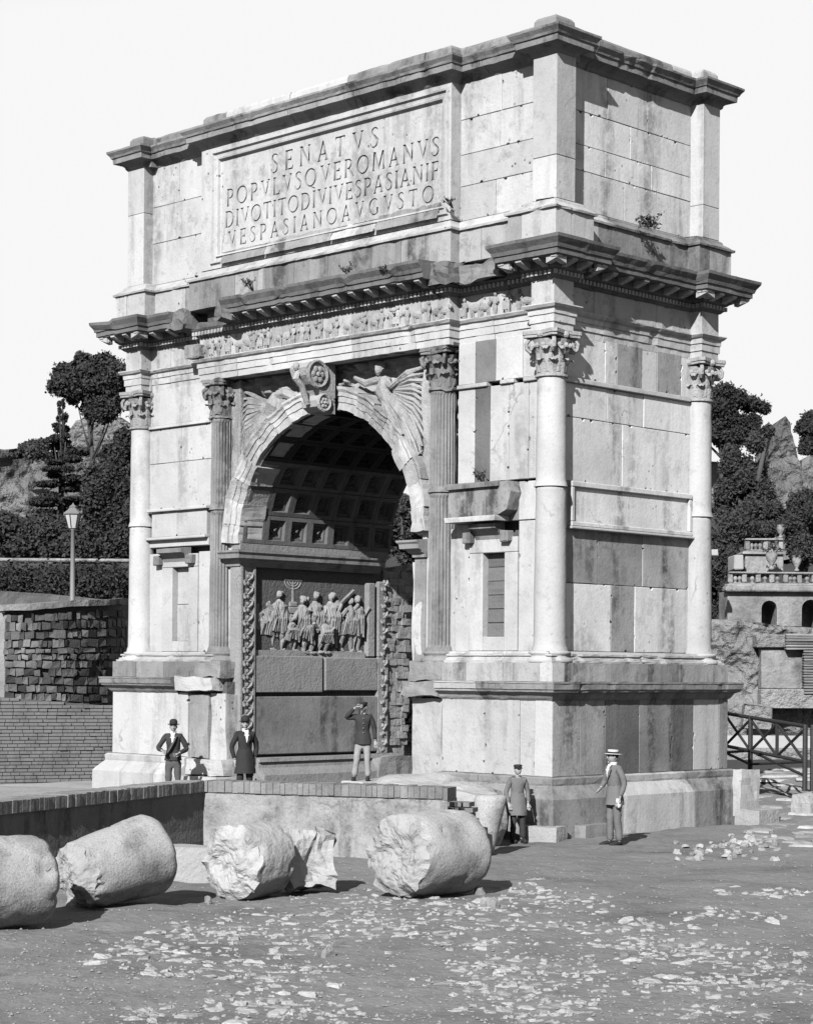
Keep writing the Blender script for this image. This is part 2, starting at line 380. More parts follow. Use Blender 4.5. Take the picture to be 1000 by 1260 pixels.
# --- plinth, dado, pedestal cornice, sub-base of both piers
RP = [(-2.86, .02), (-2.86, 0.0), (0, 0), (0, YB), (-3, YB)][1:]
LP = [(-11, YB), (-13.5, YB), (-13.5, 0), (-10.68, 0)]
plinth_prof = [(-.35, -.2), (.33, -.2), (.32, .60), (.27, .67), (.16, .78), (.10, .84), (.11, .88), (.115, .97), (.06, 1.0), (-.35, 1.0)]
for p, s_ in ((RP, 3), (LP, 5)): blocks(p, plinth_prof, 'plinth_block', ['marble', 'grey', 'marble'] if s_ == 3 else ['marble', 'clean'], step=1.9, seed=s_, jit=.012)
def sx(px, py=900, Y=0.0): return float(on(px, py, Y=Y)[0])
def sy(px, py=900, X=0.0): return float(on(px, py, X=X)[1])
def dado_front(pxs, ms):
    xs = [sx(p) for p in pxs]
    for a, b, m in zip(xs, xs[1:], ms): front_slab(a, b, 1.0, 2.46, 0.0, m, name='dado_slab')
dado_front([543, 596, 639, 657], ['marble', 'marble', 'marble'])
slab(sx(657)+.004, -.001, 0.0, .2, 1.004, 2.456, 'clean', 'dado_slab')
dado_front([231, 201, 172][::-1], ['clean', 'clean'])
slab(-13.499, sx(172)-.004, 0.002, .25, 1.004, 2.456, 'clean', 'dado_slab')
ys = [.0]+[sy(p) for p in (713, 744, 786, 826, 853, 884)]+[YB]
for (a, b), m in zip(zip(ys, ys[1:]), ['weath', 'weath', 'soot_shade', 'grey', 'soot_shade', 'clean', 'grey']): side_slab(max(a, .012), b, 1.0, 2.46, 0.0, m, name='dado_slab')
ledge = [(-.3, 2.44), (0.01, 2.44), (.05, 2.48), (.10, 2.56), (.19, 2.60), (.20, 2.64), (.225, 2.65), (.232, 2.75), (.244, 2.76), (.244, 2.79), (-.3, 2.795)]
for p, s_ in ((RP, 13), (LP[:3]+[(-11.05, 0)], 14)): blocks(p, ledge, 'ledge_block', ['marble', 'grey'], step=2.1, seed=s_, jit=.003)
sub = [(-.45, 2.795), (0, 2.795), (0, 3.15), (-.45, 3.15)]
for p, s_ in ((RP, 23), (LP, 24)): blocks(p, sub, 'sub_base_block', ['grey', 'weath', 'marble', 'weath'], step=.95, seed=s_, jit=.004)
bm_ = [(-.5, 3.15), (-.06, 3.15), (-.055, 3.19), (-.10, 3.20), (-.105, 3.235), (-.15, 3.245), (-.16, 3.275), (-.125, 3.285), (-.125, 3.32), (-.2, 3.33), (-.22, 3.37), (-.5, 3.38)]
for p, s_ in ((RP, 33), (LP[1:3]+[(-10.0, 0)], 34)): blocks(p, bm_, 'base_moulding', ['clean', 'marble'], step=2.6, seed=s_, jit=.002)
# broken pedestals under the fluted columns
def roughblock(x0, x1, y0, y1, z0, z1, m, name, amp=.06, sc_=2.2, n=5, parent=None, seed=0):
    b = bmesh.new(); bmesh.ops.create_cube(b, size=1)
    bmesh.ops.subdivide_edges(b, edges=b.edges[:], cuts=n, use_grid_fill=True)
    mb = MB(); b.verts.index_update()
    mb.v = [(x0+(x1-x0)*(v.co.x+.5), y0+(y1-y0)*(v.co.y+.5), z0+(z1-z0)*(v.co.z+.5)) for v in b.verts]; mb.f = [tuple(v.index for v in f.verts) for f in b.faces]; b.free()
    rough(mb, amp, sc_, seed); return mb.build(name, M[m], parent if parent is not None else arch)
roughblock(-3.72, -2.88, .06, .8, .75, 2.42, 'marble', 'broken_block', .05, 1.7, seed=1)
roughblock(-3.86, -2.88, -.12, .8, 2.47, 2.80, 'grey', 'broken_block', .07, 2.2, seed=2)
roughblock(-3.80, -2.88, .02, .8, 2.80, 3.16, 'grey', 'broken_block', .05, 2.2, seed=3)
roughblock(-10.66, -10.02, .02, .7, 1.0, 2.42, 'weath', 'broken_block', .02, 1.7, seed=4)
roughblock(-10.02, -9.5, .10, .8, .9, 2.45, 'marble', 'broken_block', .05, 1.7, seed=5)
roughblock(-11.0, -9.75, -.14, .6, 2.50, 2.80, 'marble', 'broken_block', .06, 2.0, seed=6)
roughblock(-10.66, -9.62, -.02, .7, 2.80, 3.15, 'grey', 'broken_block', .05, 2.0, seed=7)
roughblock(-10.66, -9.35, -.28, .8, -.2, .62, 'marble', 'broken_block', .05, 1.8, seed=8)
roughblock(-10.66, -9.4, -.1, .8, .62, .98, 'marble', 'broken_block', .05, 2.4, seed=9)
# --- walls between the columns
for (a, b, m) in ((-13.0, -12.25, 'clean'), (-10.95, -10.5, 'clean')): front_slab(a, b, 3.37, 5.66, .47, m)
for (a, b, m) in ((-2.95, -2.55, 'clean'), (-1.28, -.5, 'clean')): front_slab(a, b, 3.37, 5.9, .47, m)
def blind(x0, x1, z0, z1, fx0, fx1, boards):
    w_ = thing('blind_window', (0, 0, 0), None, None); w_.parent = arch; w_.location = Vector(((x0+x1)/2, .6, z0))-wloc(arch)
    jm = M['clean']
    for a, b in ((fx0, x0), (x1, fx1)): MB().cbox(a+.004, b, .44, .7, 3.38, z1, .012, .002).build('jamb', jm, w_)
    MB().cbox(x0-.002, x1+.002, .45, .7, 3.38, z0, .012, .002).build('sill', jm, w_)
    MB().cbox(fx0+.004, fx1-.004, .435, .7, z1+.004, z1+.30, .012, .002).build('lintel', jm, w_)
    zs = np.linspace(z0, z1, boards+1)
    for a, b in zip(zs, zs[1:]):
        o = random.uniform(-.008, .008)
        MB().cbox(x0+.003, x1-.003, .60+o, .66, a+.005, b-.005, .008, .002).build('board' if boards > 3 else 'panel', M['wood'] if boards > 3 else M['marble'], w_)
    return w_
wl = blind(-11.87, -11.28, 3.62, 5.32, -12.25, -10.95, 2)
wr_ = blind(-2.19, -1.62, 3.66, 5.30, -2.55, -1.28, 6); wr_['label'] = 'blind window closed with weathered boards'
for o_, (a, b, zb, zt) in ((wl, (-12.42, -11.02, 5.50, 5.78)), (wr_, (-2.62, -1.42, 5.62, 5.92))):
    h = MB().sweep([(a+.25, .47), (a+.25, .46), (b-.25, .46), (b-.25, .47)][1:3], [(-.05, zb-.06), (.03, zb-.05), (.05, zb+.02), (.12, zb+.08), (.15, zb+.12), (.24, zb+.15), (.25, zb+.24), (-.05, zt)])
    h.build('hood', M['grey'], o_)
    MB().cbox(a, a+.22, .3, .5, zb-.12, zb+.1, .02, .01).build('bracket', M['grey'], o_); MB().cbox(b-.22, b, .3, .5, zb-.12, zb+.1, .02, .01).build('bracket', M['grey'], o_)
# projecting bands above the windows
front_slab(-12.75, -10.6, 5.80, 6.03, .47, 'clean'); front_slab(-12.62, -10.62, 6.03, 6.62, .42, 'clean')
for a, b in ((-12.7, -11.6), (-11.6, -10.55)): slab(a, b, .33, .6, 6.62, 6.69, 'clean', 'string_course')
slab(-12.75, -10.6, .34, .6, 5.97, 6.03, 'clean', 'string_course')
mb = MB(); poly = [(-2.86, 6.58), (-1.30, 6.66), (-1.22, 6.45), (-1.34, 6.1), (-1.62, 5.98), (-2.0, 5.93), (-2.86, 5.96)]
mb.prism([(x, z) for x, z in poly], 0, .34); mb.xf(lambda x, y, z: (x, .5-z, y)); rough(mb, .02, 2); mb.build('broken_band', M['weath'], arch)
slab(-2.9, -1.5, .08, .5, 6.56, 6.66, 'grey', 'string_course', j=.012); slab(-2.88, -1.55, .06, .5, 5.90, 6.0, 'marble', 'string_course', j=.012)
front_slab(-1.28, -.55, 5.91, 6.66, .47, 'clean'); front_slab(-2.9, -1.28, 5.91, 6.66, .50, 'grey')
for a, b, m in ((-2.9, -2.45, 'clean'), (-2.45, -2.05, 'soot_shade'), (-2.05, -1.55, 'marble'), (-1.55, -1.05, 'clean'), (-1.05, -.5, 'marble')): front_slab(a, b, 6.70, 8.58, .47, m)
for a, b, m in ((-2.9, -2.45, 'clean'), (-2.45, -1.9, 'grey'), (-1.9, -1.2, 'clean'), (-1.2, -.5, 'marble')): front_slab(a, b, 8.66, 9.5, .46, m)
for a, b in ((-2.9, -2.1), (-1.75, -1.4), (-1.15, -.55)): slab(a, b, .41, .6, 8.58, 8.66, 'marble', 'string_course')
for a, b, z0, z1, m in ((-13, -10.5, 6.69, 7.75, 'clean'), (-13, -11.6, 7.75, 8.56, 'clean'), (-11.6, -10.5, 7.75, 8.56, 'clean'), (-13, -10.5, 8.63, 9.5, 'clean')): front_slab(a, b, z0, z1, .47, m)
slab(-13, -10.55, .40, .6, 8.56, 8.63, 'clean', 'string_course')
yj = lambda *p: [sy(q, 700, -.47) for q in p]
for ys_, z0, z1, ms in ((yj(752, 781), 3.38, 4.70, ['side_lit', 'weath', 'side_lit']), (yj(735, 790), 4.70, 5.78, ['weath', 'grey', 'weath']), (yj(764), 6.66, 7.9, ['side_lit', 'side_lit']), (yj(745, 790), 7.9, 8.56, ['side_lit', 'side_lit', 'side_lit']),
                        (yj(742, 757, 788, 806, 836), 8.66, 9.5, ['side_lit', 'side_lit', 'weath', 'side_lit', 'weath', 'side_lit'])):
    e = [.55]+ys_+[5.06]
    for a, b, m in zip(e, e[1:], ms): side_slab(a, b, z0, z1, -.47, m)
slab(-.7, -.40, .8, 4.8, 8.56, 8.66, 'clean', 'string_course')
b_ = MB()
for q in ((.98, 4.83, 5.79, 5.88), (.98, 4.83, 6.55, 6.66)): b_.cbox(-.6, -.36, *q, .015)
for q in ((.98, 1.07, 5.88, 6.55), (4.74, 4.83, 5.88, 6.55)): b_.cbox(-.6, -.37, *q, .015)
b_.build('band_frame', M['side_lit'], arch); slab(-.6, -.425, 1.07, 4.74, 5.86, 6.57, 'side_lit', 'band_panel')
slab(-.7, -.49, .55, 5.06, 5.7, 6.7, 'clean')
slab(-.7, -.33, .93, 4.87, 5.74, 5.79, 'clean', 'string_course')
# --- columns
def shaft(c, r0, r1, z0, z1, flutes=0):
    mb = MB(); seg = 24 if not flutes else flutes*6; zs = [z0, z0+.07, z0+.12]+list(np.linspace(z0+.3, z1-.1, 12))+[z1-.05, z1]
    vs = []
    for i, z in enumerate(zs):
        t = (z-z0)/(z1-z0); r = r0+(r1-r0)*t; fl = flutes and 1 < i < len(zs)-2
        if i < 2: r += .035*(1-i*.5)
        for k in range(seg):
            a = 2*PI*k/seg; q = k % 6; rr = r-(.028 if (fl and q in (2, 3)) else .02 if (fl and q in (1, 4)) else 0)
            rr += .007*fbm((c[0]+math.cos(a)*1.2, c[1]+math.sin(a)*1.2, z*.9), 2.2, 4)-(.012 if random.random() < .02 else 0); vs.append((c[0]+rr*math.cos(a), c[1]+rr*math.sin(a), z))
    fs = [(i*seg+k, i*seg+(k+1) % seg, (i+1)*seg+(k+1) % seg, (i+1)*seg+k) for i in range(len(zs)-1) for k in range(seg)]
    return mb.add(vs, fs+[tuple((len(zs)-1)*seg+k for k in range(seg))])
def capital(c, r, z0, z1, hw, worn=0.0, seed=0):
    mb = MB(); h = z1-z0
    mb.lathe([(r+.0, z0-.05), (r+.045, z0-.04), (r+.045, z0), (r, z0+.01), (r, z0+h*.35), (r+.03, z0+h*.6), (r+.09, z0+h*.8)], c, 20)
    def leaf(a, zb, lh, ln, wd):
        prof = [(0.015, 0), (.03, .35), (.05, .75), (.10, .98), (.15, 1.0), (.165, .88)]; W = [.8, 1, .95, .8, .55, .25]; vs = []
        for (o, t), wv in zip(prof, W):
            for s_ in (-1, -.45, 0, .45, 1):
                rr = r+o*ln-abs(s_)*.02; da = s_*wd*wv/r
                vs.append((c[0]+rr*math.cos(a+da), c[1]+rr*math.sin(a+da), zb+lh*t+(0.012 if s_ == 0 else 0)))
        fs = [(i*5+k, i*5+k+1, i*5+6+k, i*5+5+k) for i in range(5) for k in range(4)]
        mb.add(vs, fs)
    for k in range(8): leaf(2*PI*k/8, z0, h*.34, .9, .095)
    for k in range(8): leaf(2*PI*(k+.5)/8, z0+h*.05, h*.56, 1.15, .09)
    for k in range(4):
        a = PI/4+k*PI/2; d = (math.cos(a), math.sin(a)); pts = []; rad = []
        R0 = hw*1.30; vr = h*.19; zc = z0+h*.66
        for q in range(15):
            t = q/14; ang = PI*.55-t*2*PI*1.6; rr = vr*(1-.8*t)
            pts.append((c[0]+d[0]*(R0-vr+rr*math.cos(ang)), c[1]+d[1]*(R0-vr+rr*math.cos(ang)), zc+rr*math.sin(ang))); rad.append(.042*(1-.45*t))
        pts = [(c[0]+d[0]*(r+.02), c[1]+d[1]*(r+.02), z0+h*.62)]+pts; rad = [.03]+rad
        mb.tube(pts, rad, 6)
        mb.ball((c[0]+d[0]*(R0-vr), c[1]+d[1]*(R0-vr), zc), (.07, .07, vr*.7))
    for k in range(14):
        a = 2*PI*k/14; mb.ball((c[0]+(r+.08)*math.cos(a), c[1]+(r+.08)*math.sin(a), z0+h*.66), (.045, .045, .055), 6, 4)
    poly = []
    for k in range(4):
        a = PI/4+k*PI/2; R_ = hw*1.34
        for da in (-.09, .09): poly.append((c[0]+R_*math.cos(a+da), c[1]+R_*math.sin(a+da)))
        m_ = hw*.80; poly.append((c[0]+m_*math.cos(a+PI/4), c[1]+m_*math.sin(a+PI/4)))
    mb.prism(poly, z1-h*.15, z1-h*.09); mb.prism([(c[0]+(x-c[0])*1.05, c[1]+(y-c[1])*1.05) for x, y in poly], z1-h*.085, z1)
    for k in range(4):
        a = k*PI/2; mb.ball((c[0]+hw*.86*math.cos(a), c[1]+hw*.86*math.sin(a), z1-h*.1), .07, 7, 5)
    if worn:
        rough(mb, worn, 5, seed)
    return mb
def column(c, r0, r1, zj, flutes=0, worn=0, m='clean', hw=.40, cm='carved'):
    col = thing('fluted_column' if flutes else 'corner_column', (0, 0, 0), None, None); col.parent = arch; col.location = Vector((c[0], c[1], 3.15))-wloc(arch)
    MB().lathe([(r0+.13, 3.15), (r0+.14, 3.19), (r0+.12, 3.24), (r0+.06, 3.26), (r0+.06, 3.30), (r0+.09, 3.32), (r0+.09, 3.36), (r0+.04, 3.38)], c, 24).build('base', M[m], col, True)
    rj = r0+(r1-r0)*(zj-3.38)/5.22
    shaft(c, r0, rj, 3.38, zj-.006, flutes).build('shaft_drum', M[m], col, not flutes)
    mb = shaft(c, rj, r1, zj+.006, 8.6, flutes); mb.build('shaft_drum', M[m], col, not flutes)
    capital(c, r1, 8.63, 9.46, hw, worn).build('capital', M[cm], col)
    return col
column((-.47, .47), .315, .275, 6.5); column((-.47, 5.14), .315, .275, 6.2); column((-13.03, .47), .315, .275, 6.3); column((-13.03, 5.14), .315, .275, 6.3)
column((-3.34, .50), .285, .26, 6.55, 24, .05, 'grey', .36, 'grey'); column((-10.16, .50), .285, .26, 6.55, 24, .06, 'grey', .36, 'grey')
# --- architrave, frieze
archi = [(-.35, 9.462), (0, 9.462), (0, 9.60), (.025, 9.605), (.025, 9.75), (.045, 9.755), (.045, 9.85), (.09, 9.875), (.13, 9.925), (.13, 9.945), (-.35, 9.95)]
blocks(PATH, archi, 'architrave_block', ['clean', 'marble', 'clean'], step=1.8, closed=True, seed=41, jit=.003)
blocks(PATH, [(-.2, 9.95), (0, 9.95), (0, 10.42), (-.2, 10.42)], 'frieze_block', ['marble', 'clean', 'marble', 'weath'], step=1.5, closed=True, seed=43)
def mini(v):
    r = random.Random(v); mb = MB(); h = .40; L_ = r.uniform(-.03, .03)
    if v == 4:    # led animal
        mb.ball((0, 0, .19), (.15, .06, .085)); mb.ball((.15, -.02, .26), (.05, .045, .06)); 
        for x in (-.1, -.05, .07, .11): mb.tube([(x, -.01, .16), (x+.01, -.01, 0)], [.025, .018], 5)
    else:
        mb.tube([(-.035+L_, -.01, 0), (-.03, -.02, .10), (-.02, -.01, .2)], [.025, .032, .04], 6); mb.tube([(.04-L_, -.01, 0), (.03, -.03, .10), (.02, -.01, .2)], [.025, .03, .04], 6)
        mb.ball((0, -.015, .25), (.06, .05, .095)); mb.ball((r.uniform(-.02, .02), -.03, .375), (.035, .04, .042))
        mb.tube([(.05, -.02, .31), (.10, -.05, .24), (.08+r.uniform(-.03, .05), -.07, .2)], [.025, .022, .018], 5)
        mb.tube([(-.05, -.02, .31), (-.09, -.05, .25+r.uniform(-.05, .08)), (-.1, -.07, .2+r.uniform(0, .15))], [.025, .022, .018], 5)
        if v % 2: mb.box(-.11, .06, -.05, 0, .06, .2)
        if v == 3: mb.ball((-.09, -.05, .34), (.06, .05, .05))
    return mb.mesh('relief_figure', M['carved'])
minis = [mini(k) for k in range(6)]
x = -10.45; k = 0
while x < -.95:
    Y = .18 if x < -2.9 else .46
    inst(minis[random.randrange(6) if k % 5 else 4], 'relief_figure', arch, (x, Y, 9.965), (0, 0, random.uniform(-.3, .3)), (1, .8, random.uniform(.92, 1.08)))
    x += random.uniform(.19, .36); k += 1
slab(-10.95, -10.45, -.02, .5, 9.98, 10.28, 'carved', 'broken_block', .03, .02)
# --- main cornice
cor = [(-.2, 10.42), (.02, 10.42), (.08, 10.47), (.085, 10.565), (.12, 10.575), (.17, 10.62), (.17, 10.735), (.47, 10.735), (.47, 10.75), (.50, 10.755), (.50, 10.85), (.53, 10.86), (.55, 10.93), (.62, 11.03), (.625, 11.09), (-.2, 11.13)]
bed = [(-.2, 10.42), (.02, 10.42), (.08, 10.47), (.085, 10.565), (.12, 10.575), (.15, 10.62), (-.2, 10.66)]
mo = MB(); mo.add([(-.07, 0, .11), (.07, 0, .11), (.07, .29, .11), (-.07, .29, .11), (-.07, 0, -.02), (.07, 0, -.02), (.07, .12, .015), (-.07, .12, .015), (.07, .25, .055), (-.07, .25, .055), (.07, .29, .08), (-.07, .29, .08)],
   [(3, 2, 1, 0), (4, 5, 6, 7), (7, 6, 8, 9), (9, 8, 10, 11), (11, 10, 2, 3), (0, 1, 5, 4), (1, 2, 10, 8, 6, 5), (0, 4, 7, 9, 11, 3)])
mo.ball((-.0, .03, .02), (.072, .05, .045), 7, 5); mod_me = mo.mesh('modillion', M['marble'])
def cornice(path, m='soot_shade', prof=cor, mods=True, worn=0, dent=True):  # dark default holds soot and the painted shadow between the paler modillions
    fine = [path[0]]
    for a, b in zip(path, path[1:]):
        k = max(1, int(math.hypot(b[0]-a[0], b[1]-a[1])/.13)); fine += [(a[0]+(b[0]-a[0])*q/k, a[1]+(b[1]-a[1])*q/k) for q in range(1, k+1)]
    mb = MB().sweep(fine, prof); rough(mb, .012, 5, 2); rr_ = random.Random(len(fine))
    for q in range(len(fine)):
        if rr_.random() < .10:
            for k in range(8, len(prof)-1):
                v = mb.v[q*len(prof)+k]; mb.v[q*len(prof)+k] = (v[0], v[1], v[2]-rr_.uniform(.0, .07) if k > len(prof)-5 else v[2]+rr_.uniform(0, .03))
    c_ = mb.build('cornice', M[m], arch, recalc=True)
    dn = MB()
    for i in range(len(path)-1):
        a, b = path[i], path[i+1]; dx, dy = b[0]-a[0], b[1]-a[1]; l = math.hypot(dx, dy); t = (dx/l, dy/l); n = (t[1], -t[0])
        def cv(q, j):   # convex (+1) or concave (-1) corner at path index j
            if j <= 0 or j >= len(path)-1: return 0
            p, r_, s_ = path[j-1], path[j], path[j+1]; return 1 if (r_[0]-p[0])*(s_[1]-r_[1])-(r_[1]-p[1])*(s_[0]-r_[0]) > 0 else -1
        e0, e1 = cv(0, i)*.47, cv(0, i+1)*.47
        s0, s1 = -e0+(.0 if e0 else .12), l+e1-(.0 if e1 else .12)
        if mods and s1-s0 > .25:
            k = max(1, round((s1-s0-.2)/.47)); 
            for q in range(k+1):
                s = s0+.10+(s1-s0-.20)*q/k
                inst(mod_me, 'modillion', c_, (a[0]+t[0]*s+n[0]*.17, a[1]+t[1]*s+n[1]*.17, 10.625), (0, 0, math.atan2(n[1], n[0])-PI/2))
        if dent:
            e0, e1 = cv(0, i)*.12, cv(0, i+1)*.12; s = -e0+.03
            while s < l+e1-.03:
                x, y = a[0]+t[0]*s+n[0]*.08, a[1]+t[1]*s+n[1]*.08; h, d = .032, .055
                dn.add([(x-t[0]*h+n[0]*u, y-t[1]*h+n[1]*u, z) if w_ == 0 else (x+t[0]*h+n[0]*u, y+t[1]*h+n[1]*u, z) for u in (0, d) for w_ in (0, 1) for z in (10.48, 10.56)],
                       [(0, 1, 3, 2), (4, 6, 7, 5), (0, 4, 5, 1), (2, 3, 7, 6), (0, 2, 6, 4), (1, 5, 7, 3)])
                s += .11
    if dent: tag(dn.build('dentil_course', M['marble'], c_), kind='stuff')
    return c_
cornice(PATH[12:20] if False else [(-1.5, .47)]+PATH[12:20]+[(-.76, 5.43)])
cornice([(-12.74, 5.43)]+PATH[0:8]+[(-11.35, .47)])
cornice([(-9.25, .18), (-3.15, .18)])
cornice([(-11.3, .47), (-10.61, .47), (-10.61, .18), (-9.27, .18)], prof=bed, mods=False)
cornice([(-3.13, .18), (-2.89, .18), (-2.89, .47), (-1.52, .47)], prof=bed, mods=False)
for q, (x0, x1, y0, z0, z1) in enumerate(((-11.5, -10.9, -.05, 10.66, 11.08), (-9.5, -8.95, -.3, 10.62, 11.0), (-3.3, -2.6, -.12, 10.62, 11.05), (-2.55, -1.55, .1, 10.64, 10.95), (-10.7, -9.4, .1, 10.63, 10.75))):
    roughblock(x0, x1, y0, .6, z0, z1, 'soot_shade' if q != 3 else 'grey', 'broken_block', .12, 2.6, 4, seed=60+q)
# --- attic
AB = [(-13.5, 5.61), (-13.5, 4.5), (-13.2, 4.5), (-13.2, 1.15), (-13.5, 1.15), (-13.5, 0), (-12.4, 0), (-12.4, .3), (-10.85, .3), (-10.85, .05), (-2.75, .05), (-2.75, .3), (-1.2, .3), (-1.2, 0), (0, 0), (0, 1.12), (-.3, 1.12), (-.3, 4.5), (0, 4.5), (0, 5.61)]
for o in blocks(AB, [(-.4, 11.06), (0, 11.06), (0, 11.70), (-.4, 11.70)], 'attic_base_block', ['grey', 'weath'], step=1.0, closed=True, seed=8):
    c_ = sum((v.co for v in o.data.vertices), Vector())/len(o.data.vertices)+wloc(arch)
    if (c_.x > -1.3 and c_.y < 1.2) or c_.x < -11.0: o.data.materials[0] = M['clean' if c_.x > -5 else 'marble']
blocks(AB, [(-.6, 11.70), (.05, 11.70), (.06, 11.74), (.01, 11.77), (-.03, 11.80), (-.12, 11.86), (-.13, 11.90), (-.17, 11.93), (-.6, 11.95)], 'attic_base_moulding', ['marble', 'grey'], step=2.2, closed=True, seed=9)
for n_, (x0, x1, y0, y1) in enumerate(((-.755, -.165, .19, .76), (-.755, -.165, 4.83, 5.41), (-13.32, -12.72, .19, .76), (-13.32, -12.72, 4.83, 5.41))):
    pl = thing('attic_pilaster', (0, 0, 0), None, None); pl.parent = arch; pl.location = Vector(((x0+x1)/2, (y0+y1)/2, 11.93))-wloc(arch)
    zz = [11.93, (12.75, 12.6, 13.6, 13)[n_], 14.72]
    for a, b in zip(zz, zz[1:]): MB().cbox(x0, x1, y0, y1, a+.003, b-.003, .012, .002).build('pilaster_stone', M['clean'], pl)
def attic_wall(face, u0, u1, P, rows, sd_):
    r = random.Random(sd_)
    for z0, z1, k in rows:
        e = [u0]+sorted(u0+(u1-u0)*((i+1)/k+r.uniform(-.12, .12)/k) for i in range(k-1))+[u1]
        for a, b in zip(e, e[1:]):
            m = r.choice(['marble', 'marble', 'clean'])
            (front_slab if face == 'f' else side_slab)(a, b, z0, z1, P, m if face == 'f' else 'side_lit')
rw = [(11.93, 12.62, 2), (12.62, 13.25, 1), (13.25, 13.95, 2), (13.95, 14.7, 2)]
attic_wall('f', -2.95, -.75, .473, rw, 1); attic_wall('f', -12.75, -10.55, .473, [(11.93, 12.9, 1), (12.9, 13.75, 1), (13.75, 14.7, 2)], 2)
attic_wall('s', .7, 4.86, -.482, [(11.93, 12.7, 2), (12.7, 13.2, 3), (13.2, 13.85, 2), (13.85, 14.7, 3)], 3)
atc = [(-.5, 14.66), (0.0, 14.66), (.03, 14.69), (.05, 14.74), (.10, 14.78), (.16, 14.81), (.245, 14.82), (.25, 14.93), (.28, 14.945), (.30, 14.99), (.355, 15.06), (.36, 15.10), (-.5, 15.14)]
blocks(PATH, atc, 'attic_cornice_block', ['grey', 'weath'], step=1.7, closed=True, seed=71, jit=.006)
blocks(PATH, [(-.2, 15.12), (-.01, 15.12), (-.03, 15.36), (-.07, 15.42), (-.2, 15.44)], 'coping_block', ['grey', 'marble', 'grey'], step=1.9, closed=True, seed=72, jit=.015)
MB().prism([(-13, .6), (-.6, .6), (-.6, 5.1), (-13, 5.1)], 15.0, 15.4).build('roof', M['grey'], arch)
# inscription panel
ip = thing('inscription_panel', (0, 0, 0), None, None); ip.parent = arch; ip.location = Vector((-6.6, .3, 13.2))-wloc(arch)
ox0, ox1, oz0, oz1 = -10.27, -2.94, 12.03, 14.58; ix0, ix1, iz0, iz1 = -9.93, -3.18, 12.30, 14.29
f = MB()
for q in ((-10.61, ox0, 11.94, 14.70), (ox1, -2.89, 11.94, 14.70), (ox0, ox1, oz1, 14.70), (ox0, ox1, 11.94, oz0)): f.box(q[0], q[1], .19, .6, q[2], q[3])
f.build('border', M['marble'], ip)
ring = [(0, .19), (.03, .14), (.07, .14), (.09, .19), (.16, .20), (.19, .16), (.23, .17), (.25, .23), (1, .27)]
def rng_(t): return (ox0+(ix0-ox0)*t, ox1+(ix1-ox1)*t, oz0+(iz0-oz0)*t, oz1+(iz1-oz1)*t)
f = MB(); vs = []
for t, y in [(min(1, a*3.2), y) for a, y in ring]:
    a, b, c_, d = rng_(t); vs += [(a, y, c_), (b, y, c_), (b, y, d), (a, y, d)]
f.add(vs, [(i*4+k, i*4+(k+1) % 4, i*4+4+(k+1) % 4, i*4+4+k) for i in range(len(ring)-1) for k in range(4)])
f.build('frame', M['marble'], ip)
def ell(cx, cy, rx, ry, a0, a1, n=14): return [(cx+rx*math.cos(a0+(a1-a0)*i/n), cy+ry*math.sin(a0+(a1-a0)*i/n)) for i in range(n+1)]
def ribbon(pts, wd):
    L_, R_ = [], []
    for i, p in enumerate(pts):
        a = pts[max(i-1, 0)]; b = pts[min(i+1, len(pts)-1)]; dx, dy = b[0]-a[0], b[1]-a[1]; l = math.hypot(dx, dy) or 1
        h = (wd[i] if hasattr(wd, '__len__') else wd)/2; L_.append((p[0]-dy/l*h, p[1]+dx/l*h)); R_.append((p[0]+dy/l*h, p[1]-dx/l*h))
    return L_+R_[::-1]
I0 = lambda x: [(x-.04, 0), (x+.18, 0), (x+.18, .04), (x+.13, .07), (x+.13, .93), (x+.18, .96), (x+.18, 1), (x-.04, 1), (x-.04, .96), (x, .93), (x, .07), (x-.04, .04)]
def arm(x, y0, y1, l, up): return None
